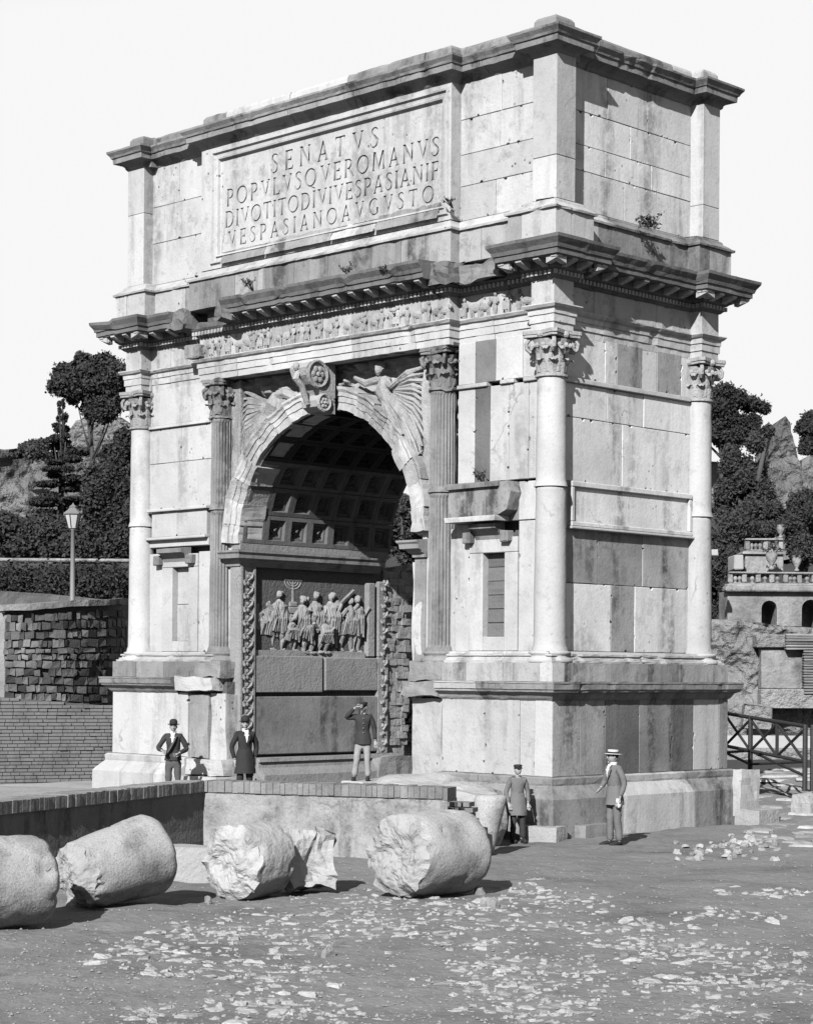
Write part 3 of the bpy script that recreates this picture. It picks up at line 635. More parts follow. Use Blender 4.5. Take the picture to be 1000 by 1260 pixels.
G = {
 'I': (.30, [I0(.08)]),
 'E': (.58, [[(.04, 0), (.54, 0), (.56, .2), (.51, .2), (.49, .075), (.21, .075), (.21, .47), (.40, .47), (.42, .38), (.46, .38), (.46, .64), (.42, .64), (.40, .545), (.21, .545), (.21, .925), (.46, .925), (.48, .8), (.53, .8), (.52, 1), (.04, 1), (.04, .96), (.08, .93), (.08, .07), (.04, .04)]]),
 'F': (.54, [[(.04, 0), (.26, 0), (.26, .04), (.21, .07), (.21, .45), (.38, .45), (.40, .36), (.44, .36), (.44, .62), (.40, .62), (.38, .525), (.21, .525), (.21, .925), (.44, .925), (.46, .8), (.51, .8), (.5, 1), (.04, 1), (.04, .96), (.08, .93), (.08, .07), (.04, .04)]]),
 'L': (.54, [[(.04, 0), (.50, 0), (.54, .24), (.49, .24), (.46, .075), (.21, .075), (.21, .93), (.26, .96), (.26, 1), (.04, 1), (.04, .96), (.08, .93), (.08, .07), (.04, .04)]]),
 'T': (.66, [[(.24, 0), (.44, 0), (.44, .04), (.40, .07), (.40, .925), (.57, .925), (.59, .8), (.64, .8), (.63, 1), (.03, 1), (.02, .8), (.07, .8), (.09, .925), (.27, .925), (.27, .07), (.24, .04)]]),
 'V': (.72, [[(.34, 0), (.40, 0), (.66, .93), (.71, .96), (.71, 1), (.52, 1), (.52, .96), (.58, .93), (.40, .24), (.20, .93), (.26, .96), (.26, 1), (.01, 1), (.01, .96), (.06, .93)]]),
 'A': (.72, [[(.01, 0), (.22, 0), (.22, .04), (.15, .07), (.21, .30), (.47, .30), (.53, .07), (.47, .04), (.47, 0), (.71, 0), (.71, .04), (.66, .07), (.40, 1), (.34, 1), (.08, .07), (.01, .04)], [(.23, .37), (.45, .37), (.34, .78)]]),
 'N': (.76, [[(.03, 0), (.22, 0), (.22, .04), (.17, .07), (.17, .80), (.60, 0), (.67, 0), (.67, .93), (.72, .96), (.72, 1), (.54, 1), (.54, .96), (.59, .93), (.59, .25), (.21, 1), (.03, 1), (.03, .96), (.08, .93), (.08, .07), (.03, .04)]]),
 'M': (.88, [[(.01, 0), (.18, 0), (.18, .04), (.13, .07), (.18, .78), (.41, 0), (.46, 0), (.68, .78), (.71, .07), (.66, .04), (.66, 0), (.87, 0), (.87, .04), (.82, .07), (.77, 1), (.66, 1), (.44, .26), (.24, 1), (.10, 1), (.05, .07), (.01, .04)]]),
 'O': (.86, [ell(.43, .5, .41, .51, 0, 2*PI, 26)[:-1], ell(.43, .5, .30, .43, 0, 2*PI, 26)[:-1]]),
 'Q': (.90, [ell(.43, .5, .41, .51, 0, 2*PI, 26)[:-1], ell(.43, .5, .30, .43, 0, 2*PI, 26)[:-1], [(.45, -.035), (.54, -.018), (.82, -.15), (.70, -.15)]]),
 'D': (.76, [[(.04, 0), (.30, 0)]+ell(.30, .5, .42, .5, -PI/2, PI/2)[1:]+[(.04, 1), (.04, .96), (.08, .93), (.08, .07), (.04, .04)], [(.21, .075), (.30, .075)]+ell(.30, .5, .30, .425, -PI/2, PI/2)[1:]+[(.21, .925)]]),
 'P': (.60, [[(.04, 0), (.26, 0), (.26, .04), (.21, .07), (.21, .43), (.29, .43)]+ell(.29, .715, .27, .285, -PI/2, PI/2)[1:]+[(.04, 1), (.04, .96), (.08, .93), (.08, .07), (.04, .04)], [(.21, .50), (.28, .50)]+ell(.28, .715, .16, .215, -PI/2, PI/2)[1:]+[(.21, .93)]]),
 'R': (.68, [[(.04, 0), (.26, 0), (.26, .04), (.21, .07), (.21, .45), (.28, .45), (.55, 0), (.70, 0), (.42, .47)]+ell(.29, .73, .27, .27, -PI/3, PI/2)[1:]+[(.04, 1), (.04, .96), (.08, .93), (.08, .07), (.04, .04)], [(.21, .52), (.28, .52)]+ell(.28, .725, .16, .205, -PI/2, PI/2)[1:]+[(.21, .93)]]),
 'S': (.54, [ribbon([(.46, .78), (.44, .88), (.36, .95), (.25, .965), (.14, .9), (.11, .77), (.18, .64), (.30, .53), (.41, .40), (.44, .25), (.38, .1), (.25, .03), (.13, .05), (.06, .14), (.04, .25)], [.04, .06, .07, .07, .09, .11, .12, .12, .12, .11, .09, .07, .07, .06, .04])]),
 'G': (.80, [ribbon([(.68, .80), (.62, .91), (.48, .97), (.33, .95), (.19, .83), (.12, .65), (.10, .48), (.14, .28), (.25, .11), (.42, .03), (.58, .06), (.68, .12), (.68, .44)], [.04, .06, .07, .08, .11, .13, .13, .13, .11, .08, .07, .09, .12])]),
}
cu = bpy.data.curves.new('lettering', 'CURVE'); cu.dimensions = '2D'; cu.fill_mode = 'BOTH'; cu.extrude = .025
def spl(pts):
    s_ = cu.splines.new('POLY'); s_.points.add(len(pts)-1); s_.use_cyclic_u = True
    for p, q in zip(s_.points, pts): p.co = (q[0], q[1], 0, 1)
spl([(ix0-.02, iz0-.02), (ix1+.02, iz0-.02), (ix1+.02, iz1+.02), (ix0-.02, iz1+.02)])
for txt, x0, x1, z0, z1 in (('SENATVS', -8.34, -4.97, 13.76, 14.19), ('POPVLVSQVEROMANVS', -9.82, -3.24, 13.28, 13.67), ('DIVOTITODIVIVESPASIANIF', -9.86, -3.26, 12.81, 13.18), ('VESPASIANOAVGVSTO', -9.76, -3.38, 12.37, 12.72)):
    tw = sum(G[c_][0] for c_ in txt); h = z1-z0; sx_ = min((x1-x0)/tw, h*1.22); gp = ((x1-x0)-sx_*tw)/(len(txt)-1); x = x0
    for c_ in txt:
        for pl in G[c_][1]: spl([(x+sx_*(.03+.94*a), z0+h*b) for a, b in pl])
        x += G[c_][0]*sx_+gp
co_ = bpy.data.objects.new('lettering', cu); C.objects.link(co_)
dg = bpy.context.evaluated_depsgraph_get(); me = bpy.data.meshes.new_from_object(co_.evaluated_get(dg)); bpy.data.objects.remove(co_)
me.materials.clear(); me.materials.append(M['marble'])
lo = bpy.data.objects.new('lettering', me); C.objects.link(lo); lo.parent = ip
for v in me.vertices: v.co = Vector((v.co.x, .26-v.co.z, v.co.y))-wloc(ip)
MB().box(ix0-.05, ix1+.05, .275, .5, iz0-.05, iz1+.05).build('letter_bed', M['grey'], ip)
# sloping broken slab under the inscription
for a, b, m, h in ((-9.85, -8.4, 'grey', 12.27), (-8.38, -6.3, 'weath', 12.31), (-6.28, -5.0, 'marble', 12.25), (-4.95, -3.2, 'grey', 12.33)):
    mb = MB(); nq = 14; vs = []
    for q in range(nq+1):
        xx = a+(b-a)*q/nq; hh = h+.05*fbm((xx, 0, 0), 2.0); vs += [(xx, .10+.02*fbm((xx, 2, 0), 3), 12.0), (xx, .13, 12.08), (xx, .232, hh), (xx, .3, hh)]
    mb.add(vs, [(4*q+k, 4*q+4+k, 4*q+5+k, 4*q+1+k) for q in range(nq) for k in range(3)]+[(0, 1, 2, 3), (4*nq+3, 4*nq+2, 4*nq+1, 4*nq)]); mb.build('broken_slab', M[m], arch)
# ================================================================== centre bay
AX, SPR, RAD = -6.75, 5.8, 2.68
# spandrel slab with arched hole, its surface worn into low relief
mb = MB(); n = 110; nr_ = 26; zt = 9.5; xl, xr = -10.6, -2.9; vs = []
for i in range(n+1):
    a = PI-PI*i/n; cx, sz = math.cos(a), math.sin(a); k = min((xr-AX)/abs(cx) if abs(cx) > 1e-6 else 9e9, (zt-SPR)/sz if sz > 1e-6 else 9e9)
    for q in range(nr_+1):
        r = 2.95+(k-2.95)*q/nr_; x, z = AX+r*cx, SPR+r*sz; vs.append((x, .86-.34*abs(fbm((x, z, 0), 1.9, 5))-.04*fbm((x, z, 5), 6, 3), z))
mb.add(vs, [(i*(nr_+1)+q, i*(nr_+1)+q+1, (i+1)*(nr_+1)+q+1, (i+1)*(nr_+1)+q) for i in range(n) for q in range(nr_)]); mb.build('spandrel', M['carved'], arch, True)
MB().add([(AX+2.95*math.cos(PI-PI*i/n), y, SPR+2.95*math.sin(PI-PI*i/n)) for i in range(n+1) for y in (.45, 1.05)], [(2*i, 2*i+1, 2*i+3, 2*i+2) for i in range(n)]).build('spandrel_edge', M['carved'], arch)
slab(-9.95, -9.62, .48, .8, 2.8, 5.82, 'clean', 'pier_face'); slab(-3.88, -2.95, .48, .8, 2.8, 5.82, 'clean', 'pier_face')
# archivolt voussoirs
def vous(a0, a1, rin, m, seed):
    prof = [(rin, 1.05), (rin, .36), (rin+.16, .36), (rin+.165, .335), (rin+.29, .335), (rin+.295, .31), (rin+.37, .31), (rin+.42, .27), (rin+.47, .27), (rin+.47, 1.0)]
    vs = []; K = len(prof); nn = 5
    for i in range(nn+1):
        a = a0+(a1-a0)*i/nn
        for r, y in prof: vs.append((AX+r*math.cos(a), y, SPR+r*math.sin(a)))
    fs = [(i*K+k, i*K+k+1, (i+1)*K+k+1, (i+1)*K+k) for i in range(nn) for k in range(K-1)]+[tuple(range(K)), tuple(nn*K+k for k in range(K-1, -1, -1))]
    mb = MB().add(vs, fs); rough(mb, .042, 3.0, 5); return mb.build('voussoir', M[m], arch)
av = [0, .16, .34, .50, .68, .86, 1.02, 1.2, 1.40, 1.74, 1.95, 2.12, 2.3, 2.48, 2.66, 2.82, 3.0, PI]
for i, (a, b) in enumerate(zip(av, av[1:])):
    if abs((a+b)/2-PI/2) < .1: continue
    vous(a+.0006, b-.0006, RAD+(.0, .03, .05, -.02, .02)[i % 5], ('marble', 'marble', 'carved')[i % 3], i)
# keystone console
ks = thing('keystone', (AX, .2, 9.0), None, None); ks.parent = arch; ks.location = Vector((AX, .2, 9.0))-wloc(arch)
kx0, kx1 = -7.02, -6.5
side = [(.5, 8.42), (.18, 8.45), (.02, 8.55), (.0, 8.68), (.08, 8.80), (.02, 8.9), (-.12, 9.0), (-.28, 9.15), (-.33, 9.3), (-.25, 9.43), (-.1, 9.47), (.5, 9.47)]
mb = MB(); nn = len(side)
mb.add([(kx0, y, z) for y, z in side]+[(kx1, y, z) for y, z in side], [tuple(range(nn)), tuple(range(2*nn-1, nn-1, -1))]+[(i, nn+i, nn+(i+1) % nn, (i+1) % nn) for i in range(nn)])
rough(mb, .035, 4); mb.build('console', M['carved'], ks, recalc=True)
for (cy, cz, r) in ((-.02, 9.2, .27), (.17, 8.62, .17)):
    ro = MB()
    for a0, a1, th in ((0, 2*PI, .05),): 
        ro.tube([(kx1+.01, cy+r*math.cos(2*PI*k/20), cz+r*math.sin(2*PI*k/20)) for k in range(21)], .04, 6)
    for k in range(6): ro.ball((kx1+.02, cy+r*.45*math.cos(k*PI/3), cz+r*.45*math.sin(k*PI/3)), (.03, r*.24, r*.24), 7, 5)
    ro.ball((kx1+.03, cy, cz), (.04, r*.2, r*.2)); ro.build('rosette', M['carved'], ks)
mb = MB(); mb.tube([(-6.80, -.27, 9.3), (-6.80, -.36, 9.1), (-6.78, -.2, 8.95), (-6.8, -.02, 8.6)], [.06, .08, .07, .06], 8); mb.ball((-6.8, -.35, 9.36), (.07, .07, .09)); mb.build('relief_figure', M['carved'], ks)
# winged figures in the spandrels
def victory(sx_, worn):
    mb = MB(); X = lambda u: AX+sx_*u; Y = .58; r = random.Random(2 if worn else 1)
    mb.tube([(X(1.66), Y, 9.02), (X(1.70), Y-.06, 8.78), (X(1.86), Y-.02, 8.5)], [.13, .20, .17], 9)
    for k in range(3): mb.tube([(X(1.85+.05*k), Y-.02, 8.55), (X(2.08+.12*k), Y-.06, 8.2), (X(2.25+.14*k), Y-.02, 7.8), (X(2.42+.12*k), Y, 7.25)], [.17, .17, .14, .08], 8)
    for k in range(12):   # flying drapery
        mb.tube([(X(1.8+.05*k), Y-.16, 8.5-.03*k), (X(1.98+.065*k), Y-.20+.03*r.random(), 8.05-.04*k), (X(2.12+.06*k), Y-.15, 7.6-.02*k), (X(2.30+.05*k), Y-.05, 7.15+.03*k)], [.03, .045, .04, .02], 5)
    if not worn:
        mb.ball((X(1.55), Y-.08, 9.22), (.10, .10, .13)); mb.ball((X(1.57), Y-.05, 9.28), (.11, .10, .10)); mb.tube([(X(1.6), Y-.03, 9.02), (X(1.2), Y-.10, 8.98), (X(.82), Y-.08, 9.14)], [.09, .075, .05], 7)
        mb.tube([(X(1.75), Y-.05, 8.95), (X(2.0), Y-.14, 8.80), (X(2.2), Y-.14, 8.92)], [.085, .07, .045], 7)
    else:
        mb.tube([(X(1.6), Y-.02, 8.98), (X(1.25), Y-.14, 9.0), (X(.95), Y-.14, 8.86)], [.13, .11, .07], 7)
        for k in range(5): mb.tube([(X(1.3+.1*k), Y-.1, 8.95), (X(1.25+.12*k), Y-.14, 8.7), (X(1.35+.12*k), Y-.1, 8.5)], [.05, .06, .03], 5)
    for k in range(15):   # wing
        t = k/14; a = -.25+1.45*t; l = 1.25-.35*abs(t-.45); x0, z0 = 1.92+.16*t, 8.86-.42*t; e = (X(x0+l*math.cos(a)*.85), Y+.03, z0-l*math.sin(a)*1.2)
        mb.tube([(X(x0), Y-.04, z0), (X(x0+l*.5*math.cos(a-.25)), Y-.08+.02*(k % 2), z0-l*.55*math.sin(a-.1)), e], [.06, .062, .025], 5)
    mb.xf(lambda x, y, z: (max(-9.86, min(-3.63, x)), y, min(z, 9.44))); rough(mb, .045, 4.5, 3 if worn else 9)
    return mb.build('winged_figure', M['carved'], arch, False)
victory(1, False); victory(-1, True)
roughblock(-9.86, -9.56, .5, 1.0, 6.2, 9.4, 'carved', 'spandrel_panel', .06, 3, 8, seed=51); roughblock(-3.9, -3.62, .5, 1.0, 6.2, 9.4, 'carved', 'spandrel_panel', .06, 3, 8, seed=52)
# vault: soffit and coffers
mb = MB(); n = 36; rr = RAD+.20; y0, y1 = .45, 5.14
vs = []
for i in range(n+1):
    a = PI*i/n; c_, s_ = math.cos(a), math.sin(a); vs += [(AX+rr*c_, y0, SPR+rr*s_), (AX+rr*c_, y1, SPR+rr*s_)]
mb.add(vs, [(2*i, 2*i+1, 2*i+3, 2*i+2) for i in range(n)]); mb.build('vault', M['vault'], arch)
cf = MB(); S = .37
for (a, b, c_, d) in ((0, 0, 0, 0),):
    def ringq(s0, z0, s1, z1): cf.add([(-s0, -s0, z0), (s0, -s0, z0), (s0, s0, z0), (-s0, s0, z0), (-s1, -s1, z1), (s1, -s1, z1), (s1, s1, z1), (-s1, s1, z1)], [(k, (k+1) % 4, 4+(k+1) % 4, 4+k) for k in range(4)])
    ringq(S, 0, .27, 0); ringq(.27, 0, .25, .08); ringq(.25, .08, .19, .08); ringq(.19, .08, .17, .15); ringq(.17, .15, .01, .15)
    ringq(S, 0, S, .2)
for k in range(6): cf.ball((.075*math.cos(k*PI/3), .075*math.sin(k*PI/3), .13), (.04, .04, .035), 6, 4)
cf.ball((0, 0, .10), .04, 6, 4)
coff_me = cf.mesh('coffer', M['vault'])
for i in range(13):
    a = PI*(i+.5)/13
    if i == 6: continue
    for k in range(7):
        y = y0+.36+k*.665
        X_ = Vector((-math.sin(a), 0, math.cos(a))); Z_ = Vector((math.cos(a), 0, math.sin(a))); Y_ = Z_.cross(X_)
        P = Vector((AX+RAD*math.cos(a), y, SPR+RAD*math.sin(a)))-wloc(arch)
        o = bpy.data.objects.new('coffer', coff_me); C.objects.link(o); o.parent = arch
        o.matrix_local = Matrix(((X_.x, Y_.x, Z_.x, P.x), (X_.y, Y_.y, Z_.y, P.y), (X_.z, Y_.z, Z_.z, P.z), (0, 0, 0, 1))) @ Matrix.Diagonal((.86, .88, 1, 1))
        if i >= 10: o.material_slots[0].link = 'OBJECT'; o.material_slots[0].material = M['soot_shade']  # coffers where the sun falls get a lighter colour than the shaded rows
# passage walls (left one in view): impost, relief, slabs, bench
def impost(path): return MB().sweep(path, [(-.15, 5.28), (.03, 5.28), (.04, 5.34), (.10, 5.38), (.12, 5.42), (.22, 5.45), (.23, 5.54), (.27, 5.58), (.27, 5.62), (-.15, 5.66)]).build('impost', M['grey'], arch)
impost([(-9.93, .42), (-9.46, .42), (-9.46, 4.75)]); impost([(-4.04, 5.1), (-4.04, .42), (-3.72, .42)])
slab(-9.75, -9.46, .42, 5.1, 5.64, 5.86, 'relief', 'spring_course')
W_ = -9.43
def pslab(y0, y1, z0, z1, m, name='marble_block', X=W_): return slab(X-.35, X, y0+.004, y1-.004, z0+.004, z1-.004, m, name, .02, .006)
pslab(.42, .85, 1.0, 5.30, 'relief', 'pilaster_strip', W_-.02)
fr = MB()
for k in range(26):
    z = 1.3+k*.15; s_ = 1 if k % 2 else -1
    fr.tube([(W_-.0, .63+s_*.02, z-.09), (W_+.035, .63+s_*.10, z-.02), (W_+.02, .63+s_*.13, z+.05), (W_+.0, .63+s_*.06, z+.08)], [.03, .04, .035, .02], 5); fr.ball((W_+.01, .63, z), (.03, .045, .05), 6, 4)
for y in (.45, .82): fr.box(W_-.05, W_+.03, y-.025, y+.025, 1.05, 5.28)
fr.build('carved_foliage', M['relief'], arch)
pslab(.85, 2.95, 2.46, 3.30, 'relief'); pslab(3.02, 4.72, 2.50, 3.28, 'relief'); pslab(.85, 4.72, 1.06, 2.38, 'grey', 'dado_slab')
pslab(4.38, 4.62, 3.3, 5.05, 'relief', 'pilaster_strip'); pslab(4.72, 4.98, 3.3, 5.1, 'relief', 'pilaster_strip'); pslab(4.72, 5.08, 1.0, 3.3, 'relief', 'pilaster_strip')
f2 = MB()
for k in range(22):
    z = 1.1+k*.19; s_ = 1 if k % 2 else -1
    f2.tube([(W_-.0, 4.9+s_*.02, z-.09), (W_+.03, 4.9+s_*.07, z-.02), (W_+.015, 4.9+s_*.10, z+.05)], [.03, .04, .02], 5); f2.ball((W_+.01, 4.9, z), (.03, .04, .05), 6, 4)
rough(f2, .03, 7); f2.build('carved_foliage', M['relief'], arch)
MB().box(-9.98, W_-.34, .8, 4.7, 3.2, 5.35).build('recess_back', M['soot_shade'], arch)  # dark backing carries the deep shade between the figures in its colour
roughblock(-9.8, W_-.05, .88, 4.36, 3.22, 3.42, 'relief', 'broken_block', .04, 2.5, 6, seed=31)
rp = thing('passage_relief', (-9.6, 2.6, 3.3), None, None); rp.parent = arch; rp.location = Vector((-9.6, 2.6, 3.35))-wloc(arch)
mb = MB().cbox(-9.85, W_-.22, 1.75, 4.38, 3.36, 4.78, .02); rough(mb, .02, 2); mb.build('relief_ground', M['relief'], rp)
r_ = random.Random(5)
def soldier(y, zb, h, x, lean, r_):
    mb = MB(); k = h/1.0; X = x; st_ = r_.uniform(.08, .16)
    for sg in (-1, 1):
        kx = r_.uniform(.02, .08); mb.tube([(X, y+sg*st_, zb), (X+.02, y+sg*st_*1.0, zb+.12*k), (X+kx, y+sg*st_*.9, zb+.27*k), (X+.04, y+sg*.06, zb+.48*k)], [.055, .05, .075, .10], 8); mb.ball((X+.05, y+sg*st_+.05, zb+.02), (.06, .09, .035))
    mb.tube([(X+.02, y, zb+.38*k), (X+.06, y+lean*.4, zb+.55*k), (X+.07, y+lean, zb+.78*k), (X+.05, y+lean, zb+.88*k)], [.15, .155, .16, .06], 9)
    hx = y+lean*1.2+r_.uniform(-.03, .03); mb.ball((X+.08, hx, zb+.965*k), (.08, .075, .092)); mb.tube([(X+.15, hx-.03, zb+.96*k), (X+.15, hx-.06, zb+.94*k)], .02, 5); mb.ball((X+.06, hx+.02, zb+1.0*k), (.085, .09, .075))
    for sg in (-1, 1):
        up = r_.random(); el = (X+.14, y+sg*.24, zb+(.58+.2*up)*k); mb.tube([(X+.07, y+lean+sg*.13, zb+.79*k), el, (X+.17, y+sg*.2+r_.uniform(-.18, .18), zb+(.5+.55*up)*k)], [.062, .055, .04], 7)
    for q in range(7 if r_.random() < .4 else 0): mb.tube([(X+.16, y-.14+q*.045+lean, zb+.74*k), (X+.20, y-.15+q*.05, zb+.55*k), (X+.15, y-.17+q*.056, zb+.33*k)], [.014, .026, .022], 5)
    c1 = r_.uniform(-.15, .15)
    for q in range(5): mb.tube([(X+.12, y+.12-q*.05, zb+.84*k), (X+.2, y+.1-q*.07+c1, zb+.62*k), (X+.16, y+.16-q*.085+c1, zb+(.3+.05*q)*k)], [.03, .045, .03], 5)
    rough(mb, .040, 6, y*9); mb.build('relief_figure', M['relief'], rp, False)
for y, zb, h, x, l in ((1.05, 3.5, .95, -9.72, .0), (1.30, 3.4, 1.1, -9.68, .05), (1.62, 3.42, 1.3, -9.62, .06), (1.92, 3.36, .85, -9.62, .02), (2.30, 3.40, 1.22, -9.60, .08), (2.52, 3.36, .80, -9.54, -.04), (2.74, 3.42, 1.32, -9.62, .05), (2.98, 3.36, .80, -9.54, 0), (3.2, 3.42, 1.3, -9.62, .06), (3.46, 3.45, 1.1, -9.64, .02), (3.78, 3.42, 1.2, -9.6, .1), (4.1, 3.40, 1.28, -9.6, .02)):
    soldier(y, zb, h, x, l, r_)
for k in range(11): soldier(1.05+k*.30+r_.uniform(-.06, .06), 3.42, r_.uniform(1.12, 1.34), -9.76, r_.uniform(-.05, .08), r_)
sp2 = MB()
for k in range(6): yy = 2.7+k*.27; sp2.tube([(-9.66, yy, 3.9), (-9.66, yy+r_.uniform(.05, .22), 4.78+r_.uniform(-.05, .08))], .02, 5)
sp2.build('carved_pole', M['relief'], rp)
me_ = MB(); my, mz = 2.10, 4.42
me_.cbox(-9.68, -9.50, my-.17, my+.17, mz-.16, mz, .02); me_.cbox(-9.66, -9.52, my-.12, my+.12, mz, mz+.12, .02); me_.tube([(-9.58, my, mz+.1), (-9.58, my, mz+.62)], [.05, .035], 7)
for rr in (.10, .17, .25): me_.tube([(-9.57, my+rr*math.cos(PI+PI*k/10), mz+.60+rr*.8*math.sin(PI+PI*k/10)) for k in range(11)], .024, 6)
me_.box(-9.6, -9.54, my-.27, my+.27, mz+.60, mz+.63); me_.build('candelabrum', M['relief'], rp)
st = MB()
st.tube([(-9.5, 3.35, 4.35), (-9.48, 3.62, 4.62), (-9.48, 3.95, 4.86)], .035, 6); st.tube([(-9.5, 3.42, 3.5), (-9.5, 3.36, 4.35)], .035, 6); st.build('carved_pole', M['relief'], rp)
bench = MB().sweep([(W_, .9), (W_, 5.3)], [(-.2, .2), (.32, .2), (.32, .62), (.25, .70), (.12, .78), (.10, .90), (.16, .92), (.14, 1.0), (-.2, 1.02)]); rough(bench, .015, 3); bench.build('bench_course', M['relief'], arch)
roughblock(W_-.1, W_+.45, 4.4, 5.8, .1, .95, 'relief', 'broken_block', .10, 1.6, seed=33)
for k in range(26):
    z = 1.2+k*.16; y = 4.98
    while y < 5.72:
        w_ = random.uniform(.14, .3); roughblock(-9.75, -9.50+random.uniform(-.03, .03), y, y+w_-.006, z, z+.157, 'relief', 'rubble_stone', .022, 5, 2, seed=k+y); y += w_
roughblock(-10.4, -9.55, 4.9, 5.75, .2, 5.2, 'relief', 'rubble_core', .08, 2, 6, seed=35)
# inner face of the right pier
slab(-4.07, -3.75, .45, 5.1, .6, 5.3, 'grey', 'marble_block'); roughblock(-4.12, -3.85, .46, .9, 2.7, 5.2, 'marble', 'broken_block', .05, 1.5, seed=37)
# ================================================================== terrace and its walls
sheet_ = sheet(list(np.arange(-16, 4, .5)), list(np.arange(-7, 7, .5)), lambda x, y: .18+.04*fbm((x, y, 1), .6)+.25*smooth((y-1)/3)*smooth((-3.5-x)/1.5) if not (x > -3.2 or (x > -9 and y < -5)) else -.6)
o = struct(sheet_.build('terrace', M['earth'], None, True))
def baseP(px, py, Z=-.15): p = on(px, py, Z=Z); return p
WB0 = on(250, 1047, Z=-.15); WB1 = on(470, 1056, Z=-.15)
d_ = (WB1-WB0)/np.linalg.norm(WB1-WB0); n_ = np.array([d_[1], -d_[0], 0])
L1 = 4.42
def brickwall(name, A, d, L, ztop, label, m, mcap, endstep=False):
    """cement-faced parapet wall with a coping of bricks on edge"""
    n = np.array([d[1], -d[0], 0]); root = thing(name, (float(A[0]), float(A[1]), -.15), label, 'wall')
    ang = math.atan2(d[1], d[0])
    T = lambda x, y, z: (A[0]+d[0]*x-n[0]*y, A[1]+d[1]*x-n[1]*y, z)
    k = 28; mb = MB(); vs = []; zz = np.linspace(-.4, ztop-.20, 7)
    for i in range(k+1):
        for z in zz: vs.append((L*i/k, .012*fbm((i*.4, z*2, 7), 1.1)-(.03 if z < .1 else 0), z))
    mb.add(vs, [(i*7+j, (i+1)*7+j, (i+1)*7+j+1, i*7+j+1) for i in range(k) for j in range(6)])
    mb.box(0, L, .04, .5, -.4, ztop-.2); mb.xf(T); MB().box(0, L, -.015, .46, ztop-.21, ztop-.012).xf(T).build('mortar_bed', M['coping'], root); mb.build('wall_face', M[m], root)
    x = 0; bm0 = MB().cbox(-.5, .5, -.5, .5, -.5, .5, .03)
    bme = bm0.mesh('coping_brick', M['coping'] if mcap == 'brick' else M[mcap])
    while x < L-.05:
        w_ = random.uniform(.085, .14)
        if x+w_ > L: break
        h = .2+random.uniform(-.010, .004); p = T(x+w_/2, .22+random.uniform(-.008, .008), ztop-.2+h/2)
        inst(bme, 'coping_brick', root, p, (random.uniform(-.02, .02), 0, ang+random.uniform(-.02, .02)), (w_-.002, .52, h)); x += w_
    if endstep:
        for r in range(5):
            for q in range(4-r//2):
                p = T(L+.10+q*.22-(.11 if r % 2 else 0), .25, ztop-.07-.11*(4-r) if False else ztop-.30-.085*r)
                inst(bme, 'brick', root, T(L-.05+q*.10+r*.06, .16, ztop-.28-.09*r), (0, 0, ang), (.24, .3, .075))
    return root
ZT = 1.06
brickwall('parapet_wall', WB0, d_, L1, ZT, 'pale cement faced parapet wall with brick coping behind the column drums', 'cement', 'brick', True)
WL1 = on(250, 967, Z=ZT); WL0 = on(-60, 994, Z=ZT+.02); WL0 = WL0+(WL0-WL1)*.9; dl = (WB0-np.array([WL0[0], WL0[1], -.15])); Ll = np.linalg.norm(dl); dl = dl/Ll
brickwall('retaining_wall', np.array([WL0[0], WL0[1], -.15]), dl, Ll, ZT+.0, 'dark damp stained retaining wall with brick coping at the left', 'mossy', 'brick')
# earth bank held by the retaining wall
nl = np.array([dl[1], -dl[0], 0]); mb = MB(); k, j = 24, 14
vs = []
for a in range(k+1):
    for b in range(j+1):
        u = Ll*1.0*a/k; v_ = .45+6.5*b/j; p = np.array([WL0[0], WL0[1]])+dl[:2]*u-nl[:2]*v_
        vs.append((p[0], p[1], ZT-.05+.03*fbm((p[0], p[1], 0), .8)-1.3*smooth((v_-3.6)/2.4)-.9*smooth((u-Ll+2.2)/2.0)*smooth((v_-.4)/.8)))
mb.add(vs, [(a*(j+1)+b, (a+1)*(j+1)+b, (a+1)*(j+1)+b+1, a*(j+1)+b+1) for a in range(k) for b in range(j)])
struct(mb.build('bank', M['earth'], None, True))

